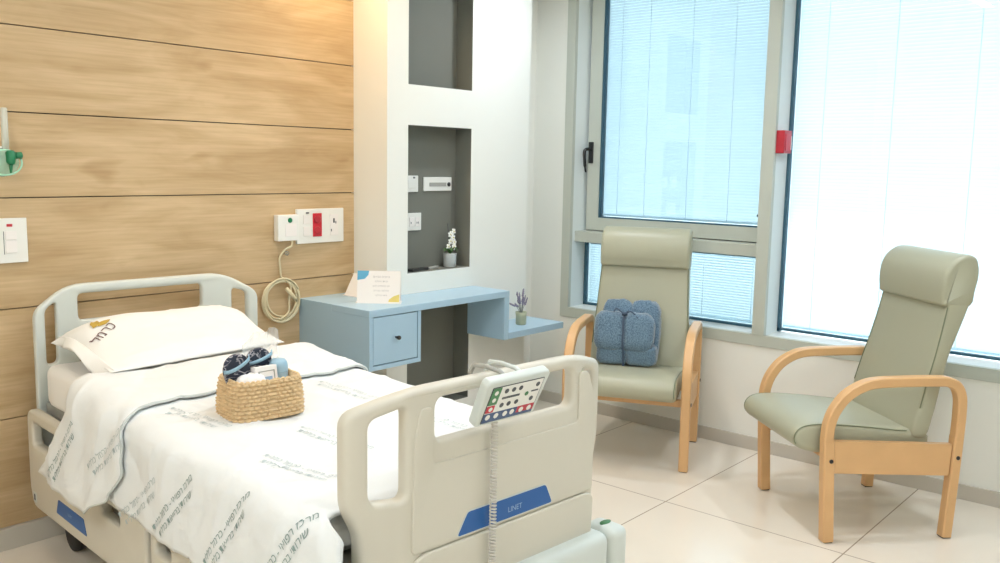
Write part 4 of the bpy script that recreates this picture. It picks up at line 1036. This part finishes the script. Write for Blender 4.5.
for a, b in zip(allr, allr[1:]):
    for k in range(nu): bm.faces.new((a[k], a[(k + 1) % nu], b[(k + 1) % nu], b[k]))
bm.faces.new(g[0][::-1]); bm.faces.new(inn[-1])
bmobj('woven_body', bm, M['wicker'], bk, True)
bm = bmesh.new(); tube(bm, [Vector((*bpoint(uof(k / 240), 1.0, 0.001).xy, H_ + 0.004 + 0.0025 * math.sin(k * 2 * PI / 240 * 40))) for k in range(240)], 0.005, 7, True)
bmobj('rim', bm, M['wicker'], bk, True)

def inb(x, y, z):        # basket-local point to world
    c, s = math.cos(BRZ), math.sin(BRZ); o = bedpt(BX, BY, BZ); return (o[0] + x * c - y * s, o[1] + x * s + y * c, o[2] + z)
def slipper(label, x, y, z, tilt, yaw, g, roll=0.0):
    t = thing('slipper', label, 'slipper', inb(x, y, z), BRZ + yaw, g)
    out = [Vector((a, b, 0)) for a, b in ((0, 0.00), (0.030, 0.01), (0.036, 0.05), (0.034, 0.09), (0.046, 0.135), (0.047, 0.175), (0.030, 0.205), (0.0, 0.215), (-0.032, 0.203), (-0.047, 0.17), (-0.044, 0.13), (-0.034, 0.09), (-0.035, 0.05), (-0.028, 0.01))]
    lp = [(p.x, p.y) for p in catmull(out, 4, True)]
    mtx = Matrix.Rotation(-roll, 4, 'Y') @ Matrix.Rotation(tilt, 4, 'X') @ Matrix.Scale(0.9, 4)
    plate('sole', lp, [], 0.016, M['marble'], t, 0.005, lambda p: mtx @ Vector((p.x, p.z, p.y)))
    bm = bmesh.new(); a = []
    for k in range(13):
        f = k / 12 * 2 - 1; q = mtx @ Vector((f * 0.050, -0.008 - 0.030 * (1 - f * f) ** 0.5, 0.182 + 0.014 * f)); a.append(q)
    for k in range(12):
        up = mtx @ Vector((0, 0, 0.006)); bm.faces.new([bm.verts.new(v) for v in (a[k] - up, a[k + 1] - up, a[k + 1] + up, a[k] + up)])
    bmesh.ops.remove_doubles(bm, verts=bm.verts[:], dist=1e-5)
    o = bmobj('strap', bm, M['strap'], t, True); o.modifiers.new('thick', 'SOLIDIFY').thickness = 0.003
slipper('navy marbled slipper standing at the left end of the basket', -0.050, 0.012, 0.012, 0.10, 0.05, None, 0.20)
slipper('navy marbled slipper behind the white gift box in the basket', 0.024, 0.046, 0.008, 0.04, -0.05, None, 0.06)
bt = thing('toiletry_bottle', 'pale blue bottle standing in the right end of the basket', 'bottle', inb(0.066, 0.006, 0.008), BRZ)
mklathe('bottle_body', [(0.026, 0), (0.029, 0.004), (0.029, 0.135), (0.027, 0.148), (0.020, 0.157), (0.008, 0.160)], M['bottle'], bt, 28)
mklathe('bottle_band', [(0.0294, 0.118), (0.0296, 0.119), (0.0296, 0.121), (0.0294, 0.122)], M['strap'], bt, 28)
gb_ = thing('gift_box', 'small white box with silver frame print at the front of the basket', 'box', inb(0.006, -0.044, 0.012), BRZ + 0.10)
mb = Matrix.Rotation(-0.18, 4, 'X')
mkbox('carton', (-0.038, 0.038, -0.014, 0.014, 0.0, 0.145), M['card'], gb_, bev=0.002, mtx=mb)
boxes('frame_print', [], M['ink'], gb_)
bpy.data.objects.remove(gb_.children[-1])
bm = bmesh.new()
for d in ((-0.028, 0.028, -0.0152, -0.014, 0.128, 0.131), (-0.028, 0.028, -0.0152, -0.014, 0.085, 0.088), (-0.028, -0.025, -0.0152, -0.014, 0.088, 0.128), (0.025, 0.028, -0.0152, -0.014, 0.088, 0.128)): box(bm, *d, mtx=mb)
bmobj('frame_print', bm, M['plastic_s'], gb_)
mkbox('label_print', (-0.018, 0.018, -0.0152, -0.014, 0.098, 0.112), M['pale_ink'], gb_, mtx=mb)
bm = bmesh.new(); ellipsoid(bm, (0, 0, 0.028), (0.048, 0.026, 0.028), 10, None, 0.8)
for v in bm.verts: v.co += Vector((0, 0, noise.noise(v.co * 50) * 0.012 + 0.0))
tp = bmobj('tissue_pack', bm, M['tissue'], None, True); tp.location = inb(-0.045, -0.034, 0.082); tp.rotation_euler = (0, 0, BRZ); tag(tp, 'crumpled white tissue pack at the front left of the basket', 'tissues')
bm = bmesh.new(); g = []
for i in range(15):
    row = []
    for j in range(9):
        a, h = i / 14, j / 8
        x = -0.01 + a * 0.10; y = 0.066 + 0.016 * math.sin(a * 5) ; z = 0.09 + h * (0.115 + 0.03 * math.sin(a * 2.6) + (0.02 if i > 10 else 0))
        q = Vector((x + 0.014 * h * a, y + 0.03 * h, z)); q += Vector((noise.noise(q * 40), noise.noise(q * 37 + Vector((5, 0, 0))), noise.noise(q * 45 + Vector((0, 7, 0))))) * 0.010
        row.append(bm.verts.new(q))
    g.append(row)
for i in range(14):
    for j in range(8): bm.faces.new((g[i][j], g[i + 1][j], g[i + 1][j + 1], g[i][j + 1]))
pb = bmobj('plastic_bag', bm, milky('crinkled_film', (236, 238, 236), 0.35), None, False); pb.location = inb(0, 0, 0); pb.rotation_euler = (0, 0, BRZ)
tag(pb, 'crinkled clear plastic bag sticking out behind the bottle in the basket', 'bag')

# ------------------------------------------------------------------ daylight
w = bpy.data.worlds.new('sky'); scene.world = w; w.use_nodes = True
nt = w.node_tree; bg = nt.nodes['Background']
tc = nt.nodes.new('ShaderNodeTexCoord'); sp = nt.nodes.new('ShaderNodeSeparateXYZ'); rp = nt.nodes.new('ShaderNodeValToRGB')
nt.links.new(tc.outputs['Generated'], sp.inputs[0]); nt.links.new(sp.outputs['Z'], rp.inputs['Fac'])
rp.color_ramp.elements[0].position = 0.0; rp.color_ramp.elements[0].color = (0.95, 0.985, 1.0, 1)
rp.color_ramp.elements[1].position = 0.7; rp.color_ramp.elements[1].color = (0.86, 0.95, 1.0, 1)
nt.links.new(rp.outputs['Color'], bg.inputs['Color']); bg.inputs['Strength'].default_value = 4.5
sn = bpy.data.lights.new('sun', 'SUN'); sn.energy = 3.0; sn.angle = math.radians(2); sn.color = (1, 0.97, 0.92)
so = bpy.data.objects.new('sun', sn); C.objects.link(so); so.rotation_euler = Vector((-1.0, 0.25, -1.1)).to_track_quat('-Z', 'Y').to_euler()

# ------------------------------------------------------------------ camera
F, CA, CP, CR = 895.0813, 0.709441, 0.130498, 0.018960
cam = bpy.data.cameras.new('camera'); co = bpy.data.objects.new('camera', cam); C.objects.link(co); scene.camera = co
cam.sensor_width = 36.0; cam.lens = F * 36.0 / 1000.0; cam.clip_start = 0.02; cam.clip_end = 100
d = Vector((math.cos(CA) * math.cos(CP), math.sin(CA) * math.cos(CP), -math.sin(CP)))
r = d.cross(Vector((0, 0, 1))).normalized(); u = r.cross(d)
r2 = r * math.cos(CR) + u * math.sin(CR); u2 = -r * math.sin(CR) + u * math.cos(CR)
m = Matrix((r2, u2, -d)).transposed().to_4x4(); m.translation = Vector((0, 0, 1.5)); co.matrix_world = m

vs = scene.view_settings
vs.view_transform = 'Standard'; vs.look = 'None'; vs.gamma = 1.0; vs.use_curve_mapping = False; vs.exposure = 0.0
scene.cycles.use_denoising = True
scene.cycles.max_bounces = 10; scene.cycles.diffuse_bounces = 5; scene.cycles.transparent_max_bounces = 12
scene.cycles.sample_clamp_indirect = 6
